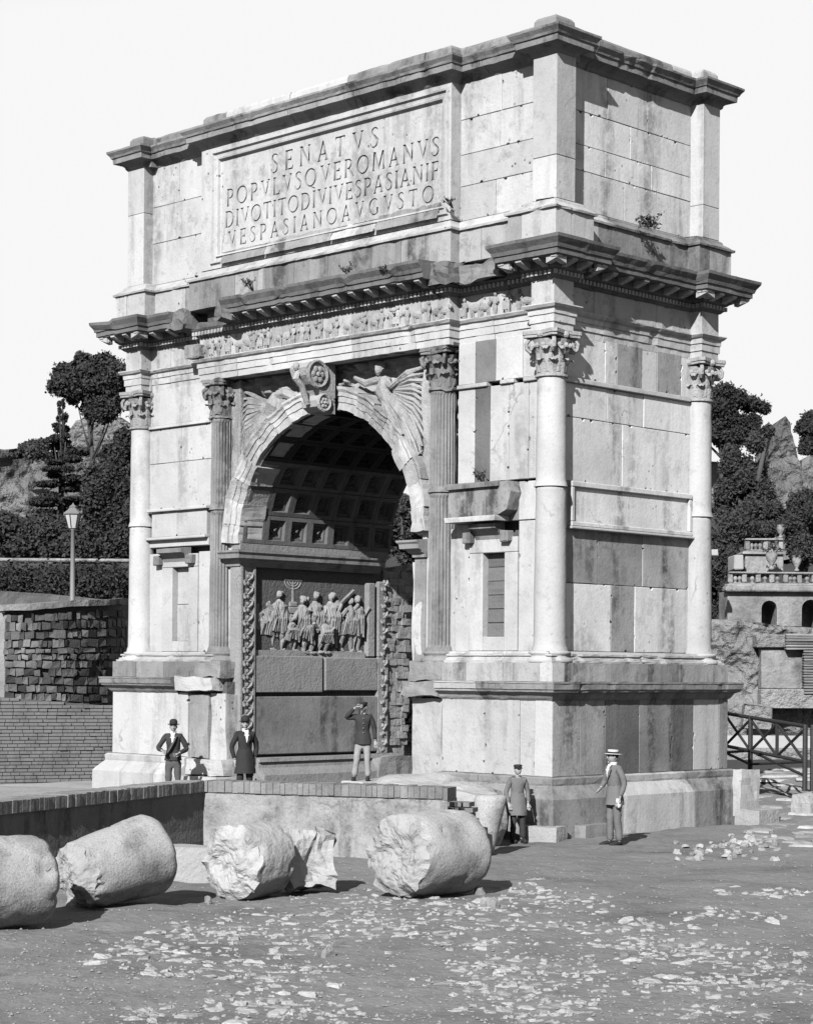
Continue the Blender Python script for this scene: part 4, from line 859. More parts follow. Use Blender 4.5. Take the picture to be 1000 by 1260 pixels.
# ================================================================== column drums, stones
def drum(loc, r0, r1, L, axis, m, label, tilt=0.0, roll=0, seed=0, chop=.1, name='column_drum', grp='fallen granite column drums'):
    """granite column drum lying on its side: rounded shaft, ragged broken front face"""
    root = thing(name, loc, label, 'column drum', grp)
    d = Vector(axis).normalized(); d = (d+Vector((0, 0, tilt))).normalized(); u = Vector((0, 0, 1)); s_ = d.cross(u).normalized(); u = s_.cross(d)
    seg, nr = 56, 26; r = random.Random(seed); rim = [r.uniform(0, 1) for _ in range(seg)]
    base = -math.inf
    def P(a, rr, t): return s_*(rr*math.cos(a))+u*(rr*math.sin(a))+d*t
    body, face = MB(), MB(); vs = []
    edge = [chop*(.5+1.2*fbm((math.cos(2*PI*k/seg)*1.3, math.sin(2*PI*k/seg)*1.3, seed), 1.0, 3)) for k in range(seg)]
    chip = [max(0, fbm((math.cos(2*PI*k/seg)*3, math.sin(2*PI*k/seg)*3, seed*1.7), 1.0, 3)-.16)*.30 for k in range(seg)]; vs = []
    for i in range(nr+1):
        t = i/nr
        for k in range(seg):
            a = 2*PI*k/seg; rr = r0+(r1-r0)*t; tt = edge[k]+(L-edge[k])*t
            if t > .93: rr *= 1-.06*((t-.93)/.07)**2
            rr -= r0*(chip[k]*max(0, 1-t/.14)**1.3+.5*chip[(k+19) % seg]*max(0, (t-.86)/.14)**1.3); rr *= 1+.022*fbm((math.cos(a)*2, math.sin(a)*2, tt*2+seed), 1.5, 4); rr -= max(0, fbm((math.cos(a)*1.5, math.sin(a)*1.5, tt*1.5+seed*2), 1.3, 4)-.52)*.30*r0; vs.append(P(a, rr, tt))
    body.add(vs, [(i*seg+k, i*seg+(k+1) % seg, (i+1)*seg+(k+1) % seg, (i+1)*seg+k) for i in range(nr) for k in range(seg)]+[tuple(nr*seg+k for k in range(seg))])
    ring0 = [Vector(v) for v in body.v[:seg]]; vs = list(ring0)
    for i in range(1, 15):
        q = i/14
        for k in range(seg):
            a = 2*PI*k/seg; e = edge[k]*max(0, 1-q*3.2); rr = r0*(1-q)
            e += chop*.75*fbm((math.cos(a)*rr*1.6+seed, math.sin(a)*rr*1.6, 4), 1.0, 5)*min(1, q*3.2)
            vs.append(P(a, rr*(1-.02*(i == 0)), e-.0))
    face.add(vs, [(i*seg+(k+1) % seg, i*seg+k, (i+1)*seg+k, (i+1)*seg+(k+1) % seg) for i in range(14) for k in range(seg)])
    zmin = min(v[2] for v in body.v+face.v)
    for b in (body, face): b.xf(lambda x, y, z: (x, y, z-zmin-.035))
    body.build('shaft', M[m], root, True, local=True); face.build('broken_face', M['broken'], root, False, local=True)
    return root
def G3(px, py): p = ongz(px, py); return p
p = G3(486, 1106); drum((p[0], p[1], gz(p[0], p[1])), .575, .60, 1.35, (-.03, 1, 0), 'granite', 'single large granite column drum lying apart in front of the wall end, pale broken face', 0, seed=3, chop=.14)
p = G3(88, 1119); drum((p[0], p[1], gz(p[0], p[1])), .45, .55, 1.32, (-.02, 1, 0), 'granite', 'tapering granite column drum tilted upwards, second from the left', .18, seed=5, chop=.16)
p = G3(-104, 1152); drum((p[0], p[1], gz(p[0], p[1])), .60, .54, 1.6, (.12, 1, 0), 'granite', 'weathered granite column drum cut off by the left edge', 0, seed=8, chop=.1)
def rock(loc, size, name, label, cat, m='broken', seed=0, amp=.18, n=6, rz=0, grp=None, flat=.5):
    b = bmesh.new(); bmesh.ops.create_cube(b, size=1); bmesh.ops.subdivide_edges(b, edges=b.edges[:], cuts=n, use_grid_fill=True); b.verts.index_update()
    mb = MB(); 
    for v in b.verts:
        q = v.co*2; s_ = Vector((q.x, q.y, q.z)); l = s_.length; s_ = s_.lerp(s_/l*1.15, flat); mb.v.append((s_.x*size[0]/2, s_.y*size[1]/2, s_.z*size[2]/2))
    mb.f = [tuple(v.index for v in f.verts) for f in b.faces]; b.free()
    rough(mb, amp*min(size), 1.6/max(size)*1.2, seed*3.1)
    zm = min(v[2] for v in mb.v); mb.xf(lambda x, y, z: (x, y, z-zm-.03))
    o = mb.build(name, M[m], None, False, local=True); o.location = loc; o.rotation_euler = (0, 0, rz); return tag(o, label, cat, grp)
ang0 = math.atan2(AR[1], AR[0])
p = G3(282, 1108); drum((p[0], p[1], gz(p[0], p[1])), .53, .50, .82, (-.10, 1, 0), 'broken', 'short pale column stump with cracked ragged face, between tapering drum and upright fragment', .04, seed=23, chop=.13)
p = G3(380, 1100); rock((p[0], p[1], gz(p[0], p[1])), (.62, .5, .86), 'stone_fragment', 'upright jagged pale stone fragment leaning beside the column stump', 'stone', 'broken', 4, .34, 8, ang0+.3, flat=.25)
p = G3(232, 1085); rock((p[0], p[1], gz(p[0], p[1])), (.75, .5, .55), 'stone_block', 'squared pale stone block behind the drums against the retaining wall', 'stone', 'stone', 6, .03, 6, ang0, flat=.05)
p = G3(548, 1042); rock((p[0]-.3, p[1]+.6, -.3), (1.5, 1.4, 1.1), 'footing_rock', 'big pale rough rock at the end of the parapet wall', 'rock', 'broken', 7, .16, 7, .3)
q_ = on(520, 958, Y=-1.0); rock((q_[0], -1.0, -.3), (1.75, 1.2, q_[2]+.36), 'footing_rock', 'broad sloping rough rock in front of the arch pier', 'rock', 'broken', 9, .15, 8, .1)
q_ = on(572, 975, Y=-1.1); rock((q_[0], -1.1, -.3), (1.3, 1.1, q_[2]+.36), 'footing_rock', 'low rough rock against the plinth beside the leaning bollard', 'rock', 'broken', 10, .12, 6, .1)
p = G3(594, 1052); bo = thing('stone_bollard', (p[0], p[1], gz(p[0], p[1])), 'leaning tapered stone bollard between the large drum and the boy', 'bollard')
mb = MB().lathe([(.17, -.05), (.2, .2), (.24, .6), (.275, .93), (.26, 1.0), (.2, 1.02)], (0, 0), 18); rough(mb, .015, 3, 4); mb.xf(lambda x, y, z: (x+AR[0]*.13*z, y+AR[1]*.13*z, z))
mb.build('shaft', M['granite'], bo, True, local=True)
# stones along the foot of the plinth
for px, py, s_, lb in ((660, 1034, (.78, .45, .34), 'white squared stone beside the boy at the foot of the arch corner'), (720, 1031, (.85, .4, .34), 'grey footing stone at the arch base between boy and man in straw hat'),
                       (815, 1020, (1.5, .4, .30), 'long grey footing stone behind the man in the straw hat'), (872, 1015, (1.1, .4, .32), 'grey footing stone under the right end of the arch plinth'), (925, 1016, (.75, .6, .42), 'pale block at the back corner of the arch plinth')):
    p = on(px, py, Z=-.13); rock((p[0], p[1]+.18, -.2), s_, 'footing_stone', lb, 'stone', 'stone' if px in (660, 925) else 'grey', px, .05, 4, PI/2 if px > 700 else 0.25, 'footing stones along the arch plinth', flat=.08)
roughblock(.30, .52, 5.35, 6.0, .05, 1.0, 'clean', 'broken_block', .05, 2, seed=91)
mb = None
# ================================================================== cobbles left in the dirt
def cob(seed):
    r = random.Random(seed); n = 9; mb = MB(); a = [1+r.uniform(-.34, .25) for _ in range(n)]; tx, ty = r.uniform(-.3, .3), r.uniform(-.3, .3)
    lv = [(1.05, -.9), (1.0, .1), (.86, .55), (.5, .8)]; vs = []
    for i, (q, z) in enumerate(lv):
        for k in range(n):
            x, y = a[k]*q*math.cos(2*PI*k/n)*.5, a[k]*q*math.sin(2*PI*k/n)*.5; vs.append((x+r.uniform(-.03, .03), y+r.uniform(-.03, .03), z*.5+(x*tx+y*ty)*(i > 0)*1.2+r.uniform(-.12, .12)*(i > 0)))
    vs.append((0, 0, .42+r.uniform(-.1, .1)))
    mb.add(vs, [(i*n+k, i*n+(k+1) % n, (i+1)*n+(k+1) % n, (i+1)*n+k) for i in range(3) for k in range(n)]+[(3*n+k, 3*n+(k+1) % n, 4*n) for k in range(n)])
    return mb.mesh('cobble', M['cobble'])
cobs = [cob(k) for k in range(9)]
PATCH = [(175, 1170, 75, 16, 26), (250, 1150, 60, 14, 26), (230, 1190, 90, 14, 22), (330, 1140, 70, 22, 36), (430, 1130, 80, 22, 44), (360, 1165, 90, 12, 26), (500, 1140, 60, 14, 20), (560, 1118, 60, 14, 30), (640, 1105, 50, 16, 30), (700, 1110, 60, 14, 22),
         (340, 1205, 90, 26, 40), (330, 1240, 80, 16, 30), (410, 1250, 60, 12, 14), (180, 1250, 40, 10, 12), (620, 1190, 70, 16, 40), (640, 1215, 90, 16, 46), (650, 1242, 80, 16, 40), (590, 1160, 60, 10, 14), (700, 1195, 50, 16, 26),
         (800, 1160, 90, 14, 30), (870, 1175, 100, 16, 34), (930, 1190, 70, 18, 40), (850, 1215, 100, 12, 26), (960, 1215, 40, 14, 18), (880, 1245, 60, 8, 10), (780, 1140, 70, 10, 14), (960, 1100, 60, 5, 16), (900, 1128, 80, 6, 14), (470, 1105, 60, 8, 14), (640, 1140, 90, 8, 16), (540, 1150, 40, 6, 8)]
cand = []
r_ = random.Random(21)
for cx, cy, rx, ry, n in PATCH:
    for _ in range(int(n*4.2)):
        px, py = cx+r_.gauss(0, .5)*rx, cy+r_.gauss(0, .5)*ry
        if not (-20 < px < 1020 and py < 1275): continue
        p = ongz(px, py); s_ = r_.choice([.05, .06, .08, .10, .12, .14, .17, .20, .24])*r_.uniform(.8, 1.2)
        if any((p[0]-q[0])**2+(p[1]-q[1])**2 < (.36*(s_+q[2]))**2 for q in cand): continue
        cand.append((p[0], p[1], s_))
cand.sort(key=lambda q: -q[2]/(proj((q[0], q[1], 0))[1]*0+np.linalg.norm(np.array([q[0], q[1], 0])-CAM)))
small = MB()
for i, (x, y, s_) in enumerate(cand):
    z = gzfine(x, y); a = r_.uniform(0, 6); ax, h = r_.uniform(.75, 1.35), r_.uniform(.05, .09)
    if i < 295: inst(cobs[i % 9], 'cobble', ground, (x, y, z-.012-.016*r_.random()), (r_.uniform(-.12, .12), r_.uniform(-.12, .12), a), (s_*ax, s_/ax, h))
    else:
        me = cobs[i % 9]; ca, sa = math.cos(a), math.sin(a)
        small.add([(x+(v.co.x*ax*ca-v.co.y/ax*sa)*s_, y+(v.co.x*ax*sa+v.co.y/ax*ca)*s_, z-.020+v.co.z*h) for v in me.vertices], [tuple(f.vertices) for f in me.polygons])
if small.v: tag(small.build('small_cobbles', M['cobble'], ground), kind='stuff')
# gravel strewn over the dirt
gr = MB(); 
for _ in range(9000):
    px, py = r_.uniform(-10, 1010), 1040+225*r_.random()**.8
    p = ongz(px, py); s_ = r_.choice([.007, .009, .011, .014, .020, .028]); z = gzfine(p[0], p[1]); q = [(r_.uniform(.6, 1.2)*s_) for _ in range(5)]
    gr.add([(p[0]-q[0], p[1], z), (p[0], p[1]-q[1], z), (p[0]+q[2], p[1], z), (p[0], p[1]+q[3], z), (p[0], p[1], z+q[4]*.55)], [(0, 1, 4), (1, 2, 4), (2, 3, 4), (3, 0, 4)])
tag(gr.build('gravel', M['pebble'], ground), kind='stuff')
# heap of broken stones at the right
for k in range(70):
    px, py = 902+r_.gauss(0, .5)*72, 1044+r_.gauss(0, .5)*15
    p = ongz(px, py); s_ = r_.uniform(.08, .20)
    o = inst(cobs[k % 9], 'loose_stone', None, (p[0], p[1], gz(p[0], p[1])+.02), (r_.uniform(-.4, .4), r_.uniform(-.4, .4), r_.uniform(0, 6)), (s_, s_*r_.uniform(.7, 1), s_*r_.uniform(.35, .7)))
    o.data = cobs[k % 9]; tag(o, 'small broken stone in the low heap in front of the right plinth', 'stone', 'broken stones heaped by the arch')
for px, py, s_, lb in ((590, 1101, .17, 'small pale stone lying against the large drum'), (602, 1117, .26, 'flat white stone on the dirt below the large drum'), (255, 1112, .14, 'small stone wedged under the cracked column stump'), (403, 1180, .25, 'flat stone by itself in the dirt in the middle foreground')):
    p = ongz(px, py); o = inst(cobs[px % 9], 'loose_stone', None, (p[0], p[1], gz(p[0], p[1])+.05), (0, 0, r_.uniform(0, 6)), (s_, s_*.7, s_*.7)); tag(o, lb, 'stone')
# big worn paving slabs behind the arch corner at the right
pv = cob(77)
taken = []
for _ in range(2500):
    px, py = r_.uniform(900, 1015), r_.uniform(958, 1042)
    if py > 1000 and px < 925+(py-1000)*.2: continue
    p = ongz(px, py); s_ = r_.uniform(.5, .95)
    if any((p[0]-q[0])**2+(p[1]-q[1])**2 < (.43*(s_+q[2]))**2 for q in taken): continue
    taken.append((p[0], p[1], s_)); inst(pv if len(taken) % 2 else cobs[3], 'paving_stone', ground, (p[0], p[1], gzfine(p[0], p[1])-.005), (r_.uniform(-.02, .02), r_.uniform(-.02, .02), r_.uniform(0, 6)), (s_, s_*.9, .07))
# ================================================================== people
def body_mesh(joints, edges, root=0, lev=1):
    me = bpy.data.meshes.new('tmp'); me.from_pydata([j[0] for j in joints], edges, []); o = bpy.data.objects.new('tmp', me); C.objects.link(o)
    md = o.modifiers.new('s', 'SKIN'); md.use_smooth_shade = True
    for i, j in enumerate(joints): 
        rr = j[1]; me.skin_vertices[0].data[i].radius = rr if hasattr(rr, '__len__') else (rr, rr); me.skin_vertices[0].data[i].use_root = (i == root)
    sb = o.modifiers.new('b', 'SUBSURF'); sb.levels = lev; sb.render_levels = lev
    dg = bpy.context.evaluated_depsgraph_get(); dg.update()
    m2 = bpy.data.meshes.new_from_object(o.evaluated_get(dg)); bpy.data.objects.remove(o); return m2
def link(me, name, m, parent):
    o = bpy.data.objects.new(name, me); C.objects.link(o); o.parent = parent; me.materials.clear(); me.materials.append(M[m] if isinstance(m, str) else m)
    me.polygons.foreach_set('use_smooth', [True]*len(me.polygons)); return o
def V3(*a): return Vector(a)
def hand(mb, wr, dr, nrm, sc_=1.0):
    d = Vector(dr).normalized(); n = Vector(nrm).normalized(); s_ = d.cross(n).normalized(); w_ = Vector(wr)
    mb.tube([w_-d*.02, w_+d*.03*sc_, w_+d*.075*sc_, w_+d*.095*sc_], [.026, .034, .040, .034], 8, .5)
    for k, l in zip(range(4), (.068, .078, .072, .055)):
        b = w_+d*.08*sc_+s_*(k-1.5)*.020
        mb.tube([b, b+d*l*.5*sc_+n*.006, b+d*l*.8*sc_+n*.02, b+d*l*sc_*.95+n*.034], [.010, .0095, .0085, .006], 6)
    b = w_+d*.025*sc_-s_*.028
    mb.tube([b, b+d*.035-s_*.022, b+d*.07-s_*.026+n*.012], [.012, .011, .008], 6)
def person(loc, H, rz, label, armR, armL, legs, coat, cm, tm, hat, skirt, lean=0, headturn=0, shirt=True, slim=1.0, handR=None, handL=None, coat_open=False, vest=None):
    """person facing local -Y; armR/armL = (elbow, hand) in metres for H = 1.7, legs = (knee, foot) per side"""
    k = H/1.7; root = thing('person', loc, label, 'person', None, rz); S = lambda v: tuple(c*k for c in v); w_ = slim
    hip = [(-.095, 0, .86), (.095, 0, .86)]; nk = (0, lean*.9-.0, 1.44); hd = (0, lean-.015, 1.585)
    J = [((0, 0, .92), .10), ((0, lean*.4, 1.10), .095), ((0, lean*.8, 1.30), .105), (nk, .055), ((0, lean-.01, 1.50), .05)]; E = [(0, 1), (1, 2), (2, 3), (3, 4)]
    for s_, sgn, (el, ha) in ((0, -1, armR), (1, 1, armL)):
        b = len(J); J += [((sgn*.165*w_, lean*.8, 1.385), .055), (el, .042), (ha, .030)]; E += [(2, b), (b, b+1), (b+1, b+2)]
    for s_, sgn, (kn, ft) in ((0, -1, legs[0]), (1, 1, legs[1])):
        b = len(J); J += [((sgn*.095*w_, 0, .84), .085), (kn, .058), ((ft[0], ft[1]+.02, ft[2]+.07), .042), ((ft[0], ft[1]-.13, ft[2]+.035), .035)]; E += [(0, b), (b, b+1), (b+1, b+2), (b+2, b+3)]
    me = body_mesh([(S(p), r*k) for p, r in J], E)
    body = link(me, 'body', 'skin', root)
    # head + hands joined into the body mesh
    hb = MB(); hb.ball((0, 0, 0), (.072, .092, .112), 16, 14)
    def shape(x, y, z):
        t = max(0, min(1, (-z-.0)/.11)); x *= 1-.28*t*t; y2 = y*(1-.10*t)-(.012*t if y < 0 else 0)
        if y < -.05 and abs(z-.015) < .03 and abs(abs(x)-.03) < .018: y2 += .010
        return (x, y2, z)
    hb.xf(shape)
    hb.tube([(0, -.086, .028), (0, -.100, .005), (0, -.112, -.020), (0, -.090, -.030)], [.008, .011, .015, .009], 7); hb.ball((0, -.090, -.055), (.024, .010, .007)); hb.ball((0, -.080, -.095), (.024, .020, .018))
    for s_ in (-1, 1): hb.ball((s_*.074, .01, 0), (.012, .022, .034))
    ct, st_ = math.cos(headturn), math.sin(headturn)
    T = lambda x, y, z: S((hd[0]+x*ct-y*st_, hd[1]+x*st_+y*ct, hd[2]+z))
    hb.xf(T)
    for (el, ha), hh in ((armR, handR), (armL, handL)):
        dv = Vector(ha)-Vector(el); dr, nn = hh if hh else (dv, (0, -1, 0) if abs(dv.normalized().y) < .8 else (0, 0, 1))
        hm = MB(); hand(hm, ha, dr, nn); hm.xf(lambda x, y, z: S((x, y, z))); hb.add(hm.v, hm.f)
    tmp = hb.mesh('t', M['skin'], True); b = bmesh.new(); b.from_mesh(me); b.from_mesh(tmp); b.to_mesh(me); b.free(); bpy.data.meshes.remove(tmp); me.polygons.foreach_set('use_smooth', [True]*len(me.polygons))
    ey = MB()
    for s_ in (-1, 1): ey.ball((s_*.030, -.079, .016), (.012, .008, .008), 7, 5)
    for s_ in (-1, 1): ey.tube([(s_*.014, -.090, .036), (s_*.030, -.090, .042), (s_*.048, -.078, .036)], .005, 5)
    ey.xf(T); ey.build('eyes', M['hair'], root, True, local=True)
    hr = MB(); hr.ball((0, .012, .03), (.078, .092, .092), 14, 10); hr.v = [(x, max(y, -.055+max(0, .06-z)*.9), max(z, -.045)) for x, y, z in hr.v]; hr.xf(T); hr.build('hair', M['hair'], root, True, local=True)
    # trousers
    Jt = [((0, 0, .95), (.150*w_, .105)), ((0, 0, .86), (.15*w_, .115))]; Et = [(0, 1)]
    for s_, sgn, (kn, ft) in ((0, -1, legs[0]), (1, 1, legs[1])):
        b = len(Jt); Jt += [((sgn*.100*w_, 0, .76), .094), (tuple((Vector((sgn*.095, 0, .8))+Vector(kn))/2), .084), (kn, .073), (tuple((Vector(kn)+Vector(ft))/2+Vector((0, .02, .03))), .072), ((ft[0], ft[1]+.02, ft[2]+.075), .068)]
        Et += [(1, b)]+[(b+q, b+q+1) for q in range(4)]
    mt = body_mesh([(S(p), (r[0]*k, r[1]*k) if hasattr(r, '__len__') else r*k) for p, r in Jt], Et)
    for v in mt.vertices:
        n_ = mnoise.noise_vector(Vector((v.co.x*9, v.co.y*9, v.co.z*14+H*7)))*.016; v.co += n_
    link(mt, 'trousers', tm, root)
    for s_, (kn, ft) in enumerate(legs):
        sh = MB(); sh.tube([(ft[0], ft[1]+.06, ft[2]+.05), (ft[0], ft[1]-.02, ft[2]+.055), (ft[0], ft[1]-.11, ft[2]+.04), (ft[0], ft[1]-.19, ft[2]+.028)], [.042, .050, .046, .028], 10, .85); sh.box(ft[0]-.04, ft[0]+.04, ft[1]-.18, ft[1]+.08, ft[2], ft[2]+.02)
        sh.xf(lambda x, y, z: S((x, y, z))); sh.build('shoe', M['black_cloth'], root, True, local=True)
    # coat: torso, sleeves and skirt
    Jc = [((0, .0, .98), (.165*w_, .125)), ((0, lean*.4, 1.10), (.155*w_, .118)), ((0, lean*.75, 1.26), (.175*w_, .128)), ((0, lean*.85, 1.385), (.13*w_, .095)), ((0, lean*.9, 1.445), (.075, .07))]; Ec = [(0, 1), (1, 2), (2, 3), (3, 4)]
    for sgn, (el, ha) in ((-1, armR), (1, armL)):
        b = len(Jc); e, h = Vector(el), Vector(ha); h2 = e.lerp(h, .88)
        Jc += [((sgn*.155*w_, lean*.8, 1.385), .072), (tuple((Vector((sgn*.165, lean*.8, 1.385))+e)/2), .066), (el, .058), (tuple(e.lerp(h, .5)), .051), (tuple(h2), .046)]
        Ec += [(3, b)]+[(b+q, b+q+1) for q in range(4)]
    mc = body_mesh([(S(p), (r[0]*k, r[1]*k) if hasattr(r, '__len__') else r*k) for p, r in Jc], Ec, 0)
    tb = MB(); zs = [1.14, 1.06, .98, .9, .82, .74, .66, .58, .5]; zs = [z for z in zs if z > skirt]+[skirt]; seg = 22
    vs = []
    for i, z in enumerate(zs):
        fl = .018*max(0, (1.0-z)/.15)-.022*max(0, (z-.98)/.1)
        for q in range(seg):
            a = -PI/2+2*PI*q/seg+.001; g = (.012*math.sin(a*5+z*4)*(i/len(zs)))
            rx, ry = (.170+fl)*w_+g, .130+fl+g
            if coat_open and q in (0,) : ry -= .05*i/len(zs)
            vs.append(S((rx*math.cos(a), ry*math.sin(a)+lean*.3*max(0, (z-.9)), z)))
    tb.add(vs, [(i*seg+(q+1) % seg, i*seg+q, (i+1)*seg+q, (i+1)*seg+(q+1) % seg) for i in range(len(zs)-1) for q in range(seg)])
    t2 = tb.mesh('t', M[cm], True); b = bmesh.new(); b.from_mesh(mc); b.from_mesh(t2); b.to_mesh(mc); b.free(); bpy.data.meshes.remove(t2)
    for v in mc.vertices: v.co += mnoise.noise_vector(Vector((v.co.x*8, v.co.y*8, v.co.z*11+H*3)))*.013+mnoise.noise_vector(Vector((v.co.x*20, v.co.y*20, v.co.z*26)))*.006
    link(mc, coat, cm, root)
    if shirt:
        sh = MB(); w0 = .045; sh.add([S((-.05, -.135+lean*.85, 1.36)), S((.05, -.135+lean*.85, 1.36)), S((.0, -.150+lean*.6, 1.20)), S((0, -.09+lean*.9, 1.40)), S((.05, -.075+lean, 1.465)), S((-.05, -.075+lean, 1.465)), S((0, -.13+lean*.8, 1.38))],
                         [(0, 2, 6), (6, 2, 1), (0, 6, 5), (6, 1, 4), (5, 6, 4)])
        sh.lathe([(.064*k, 1.445*k), (.066*k, 1.49*k), (.058*k, 1.495*k)], (0, lean*.95*k), 16); sh.build('shirt', M['white_cloth'], root, False, local=True)
        for s_ in (-1, 1):
            lp = MB(); lp.add([S((s_*.045, -.115+lean*.9, 1.44)), S((s_*.095, -.125+lean*.85, 1.38)), S((s_*.075, -.150+lean*.7, 1.27)), S((s_*.004, -.162+lean*.6, 1.16)), S((s_*.02, -.153+lean*.7, 1.28))], [(0, 1, 2, 4), (4, 2, 3)]); lp.build('lapel', M[cm], root, local=True)
    # hat
    ht = MB()
    if hat == 'bowler': ht.lathe([(.084, 0), (.088, .03), (.086, .07), (.070, .105), (.04, .122), (.005, .126)], (0, 0), 20); ht.lathe([(.082, .0), (.11, -.004), (.128, .004), (.132, .014), (.128, .014), (.11, .006), (.082, .012)], (0, 0), 20, cap=False); hm = 'black_cloth'
    elif hat == 'boater': ht.lathe([(.086, 0), (.087, .075), (.083, .080), (.003, .082)], (0, 0), 22); ht.lathe([(.084, .004), (.148, .0), (.15, .006), (.084, .012)], (0, 0), 24, cap=False); hm = 'straw'
    else: ht.lathe([(.082, -.01), (.084, .02), (.096, .05), (.094, .068), (.06, .08), (.003, .083)], (0, 0), 18); ht.add([(-.075, -.05, .0), (.075, -.05, .0), (.06, -.115, -.012), (0, -.135, -.018), (-.06, -.115, -.012), (-.075, -.05, .012), (.075, -.05, .012), (.06, -.115, 0), (0, -.135, -.006), (-.06, -.115, 0)], [(0, 1, 2, 3, 4), (9, 8, 7, 6, 5), (4, 3, 8, 9), (3, 2, 7, 8)]); hm = 'black_cloth'
    zh = .050; ht.xf(lambda x, y, z: T(x, y*1.12+.004+(.0), z+zh-.05*y)); ho = ht.build('hat', M[hm], root, True, local=True)
    if hat == 'boater':
        bd = MB().lathe([(.0875, .013), (.0885, .042)], (0, 0), 22, cap=False); bd.xf(lambda x, y, z: T(x, y*1.12+.004, z+zh-.05*y)); bd.build('hat_band', M['black_cloth'], ho, True, local=True)
    return root
face = lambda x, y: math.atan2(CAM[0]-x, -(CAM[1]-y))     # turn local -Y towards the camera
std = (((-.10, -.01, .46), (-.11, .0, 0)), ((.10, -.01, .46), (.11, .0, 0)))
x, y = -9.35, -1.25; P_ = on(213, 960, Y=y); person((P_[0], y, .14), 1.70, face(x, y)-.15, 'man in bowler hat, open dark jacket and sash across pale shirt by left pier',
    ((-.33, -.02, 1.12), (-.20, -.19, 1.06)), ((.30, .02, 1.10), (.14, -.19, 1.02)), std, 'jacket', 'dark_cloth', 'midgrey_cloth', 'bowler', .86, headturn=.15, coat_open=True)
pr = C.objects['person']
sa = MB(); sa.tube([(.09, -.13, 1.40), (.03, -.165, 1.26), (-.06, -.175, 1.10), (-.15, -.16, .95)], [.03, .04, .045, .03], 8, .35); sa.build('sash', M['midgrey_cloth'], pr, True, local=True)
P_ = on(301, 962, Y=-1.2); person((P_[0], -1.2, .22), 1.74, face(P_[0], -1.2)+.25, 'man in bowler hat and long black coat with white collar beside the carved jamb',
    ((-.27, .06, 1.10), (-.20, .02, .84)), ((.27, .08, 1.12), (.22, .05, .86)), std, 'coat', 'black_cloth', 'black_cloth', 'bowler', .58, headturn=-.2)
P_ = on(446, 962, Y=.9); zs_ = float(on(446, 961, Y=.9)[2]); person((P_[0], .9, zs_), 1.66, face(P_[0], .9)-.1, 'man in cap raising his arm, dark jacket and pale trousers, in the archway',
    ((-.38, -.10, 1.36), (-.14, -.16, 1.60)), ((.25, .03, 1.12), (.27, -.02, .86)), (((-.13, -.02, .46), (-.19, .0, 0)), ((.10, -.04, .46), (.12, -.02, .0))), 'jacket', 'dark_cloth', 'light_cloth', 'cap', .80, shirt=False, headturn=-.3, handR=((.8, .1, .1), (0, -1, .2)))
sal = [o for o in C.objects if o.name.startswith('person')][-1]
bt = MB()
for q in range(5): bt.ball((.02, -.150+.012*abs(q-2), 1.32-q*.10), (.012, .008, .012), 6, 4)
bt.build('buttons', M['light_cloth'], sal, True, local=True)
slab(P_[0]-.32, P_[0]+.34, .55, 1.25, zs_-.25, zs_, 'marble', 'standing_stone', .03, .012)
so_ = [o for o in C.objects if o.name.startswith('standing_stone')][0]; mw = wloc(arch); so_.parent = None; so_.location = mw; tag(so_, 'low flat stone under the feet of the saluting man', 'stone')
P_ = on(636, 1036, Z=-.15); person((P_[0], P_[1], -.16), 1.42, face(P_[0], P_[1])+.35, 'boy in dark cap and long grey smock coat standing at the arch corner',
    ((-.26, .03, 1.10), (-.22, -.06, .86)), ((.25, .03, 1.12), (.24, -.04, .85)), (((-.09, -.01, .46), (-.10, .0, 0)), ((.10, -.06, .46), (.12, -.06, 0))), 'smock', 'grey_cloth', 'dark_cloth', 'cap', .60, shirt=False, slim=1.02, headturn=.1)
P_ = on(755, 1041, Z=-.15); person((P_[0], P_[1], -.15), 1.72, face(P_[0], P_[1])-.95, 'man in straw boater and pale grey suit holding white gloves beside the plinth',
    ((-.27, -.02, 1.12), (-.20, -.16, 1.02)), ((.24, .05, 1.12), (.22, -.04, .86)), (((-.06, -.05, .46), (-.07, -.06, 0)), ((.09, .0, .46), (.10, .03, 0))), 'suit_coat', 'grey_cloth', 'grey_cloth', 'boater', .74, lean=-.02, headturn=-.35)
pb = [o for o in C.objects if o.name.startswith('person')][-1]
gl = MB(); gl.ball((.235, -.06, .76), (.03, .045, .07)); gl.ball((.23, -.09, .82), (.025, .04, .05)); rough(gl, .01, 14); g_ = gl.build('gloves', M['white_cloth'], None, True, local=True)
g_.location = pb.location; g_.rotation_euler = pb.rotation_euler; tag(g_, 'pair of white gloves in the hand of the man in the straw hat', 'gloves')
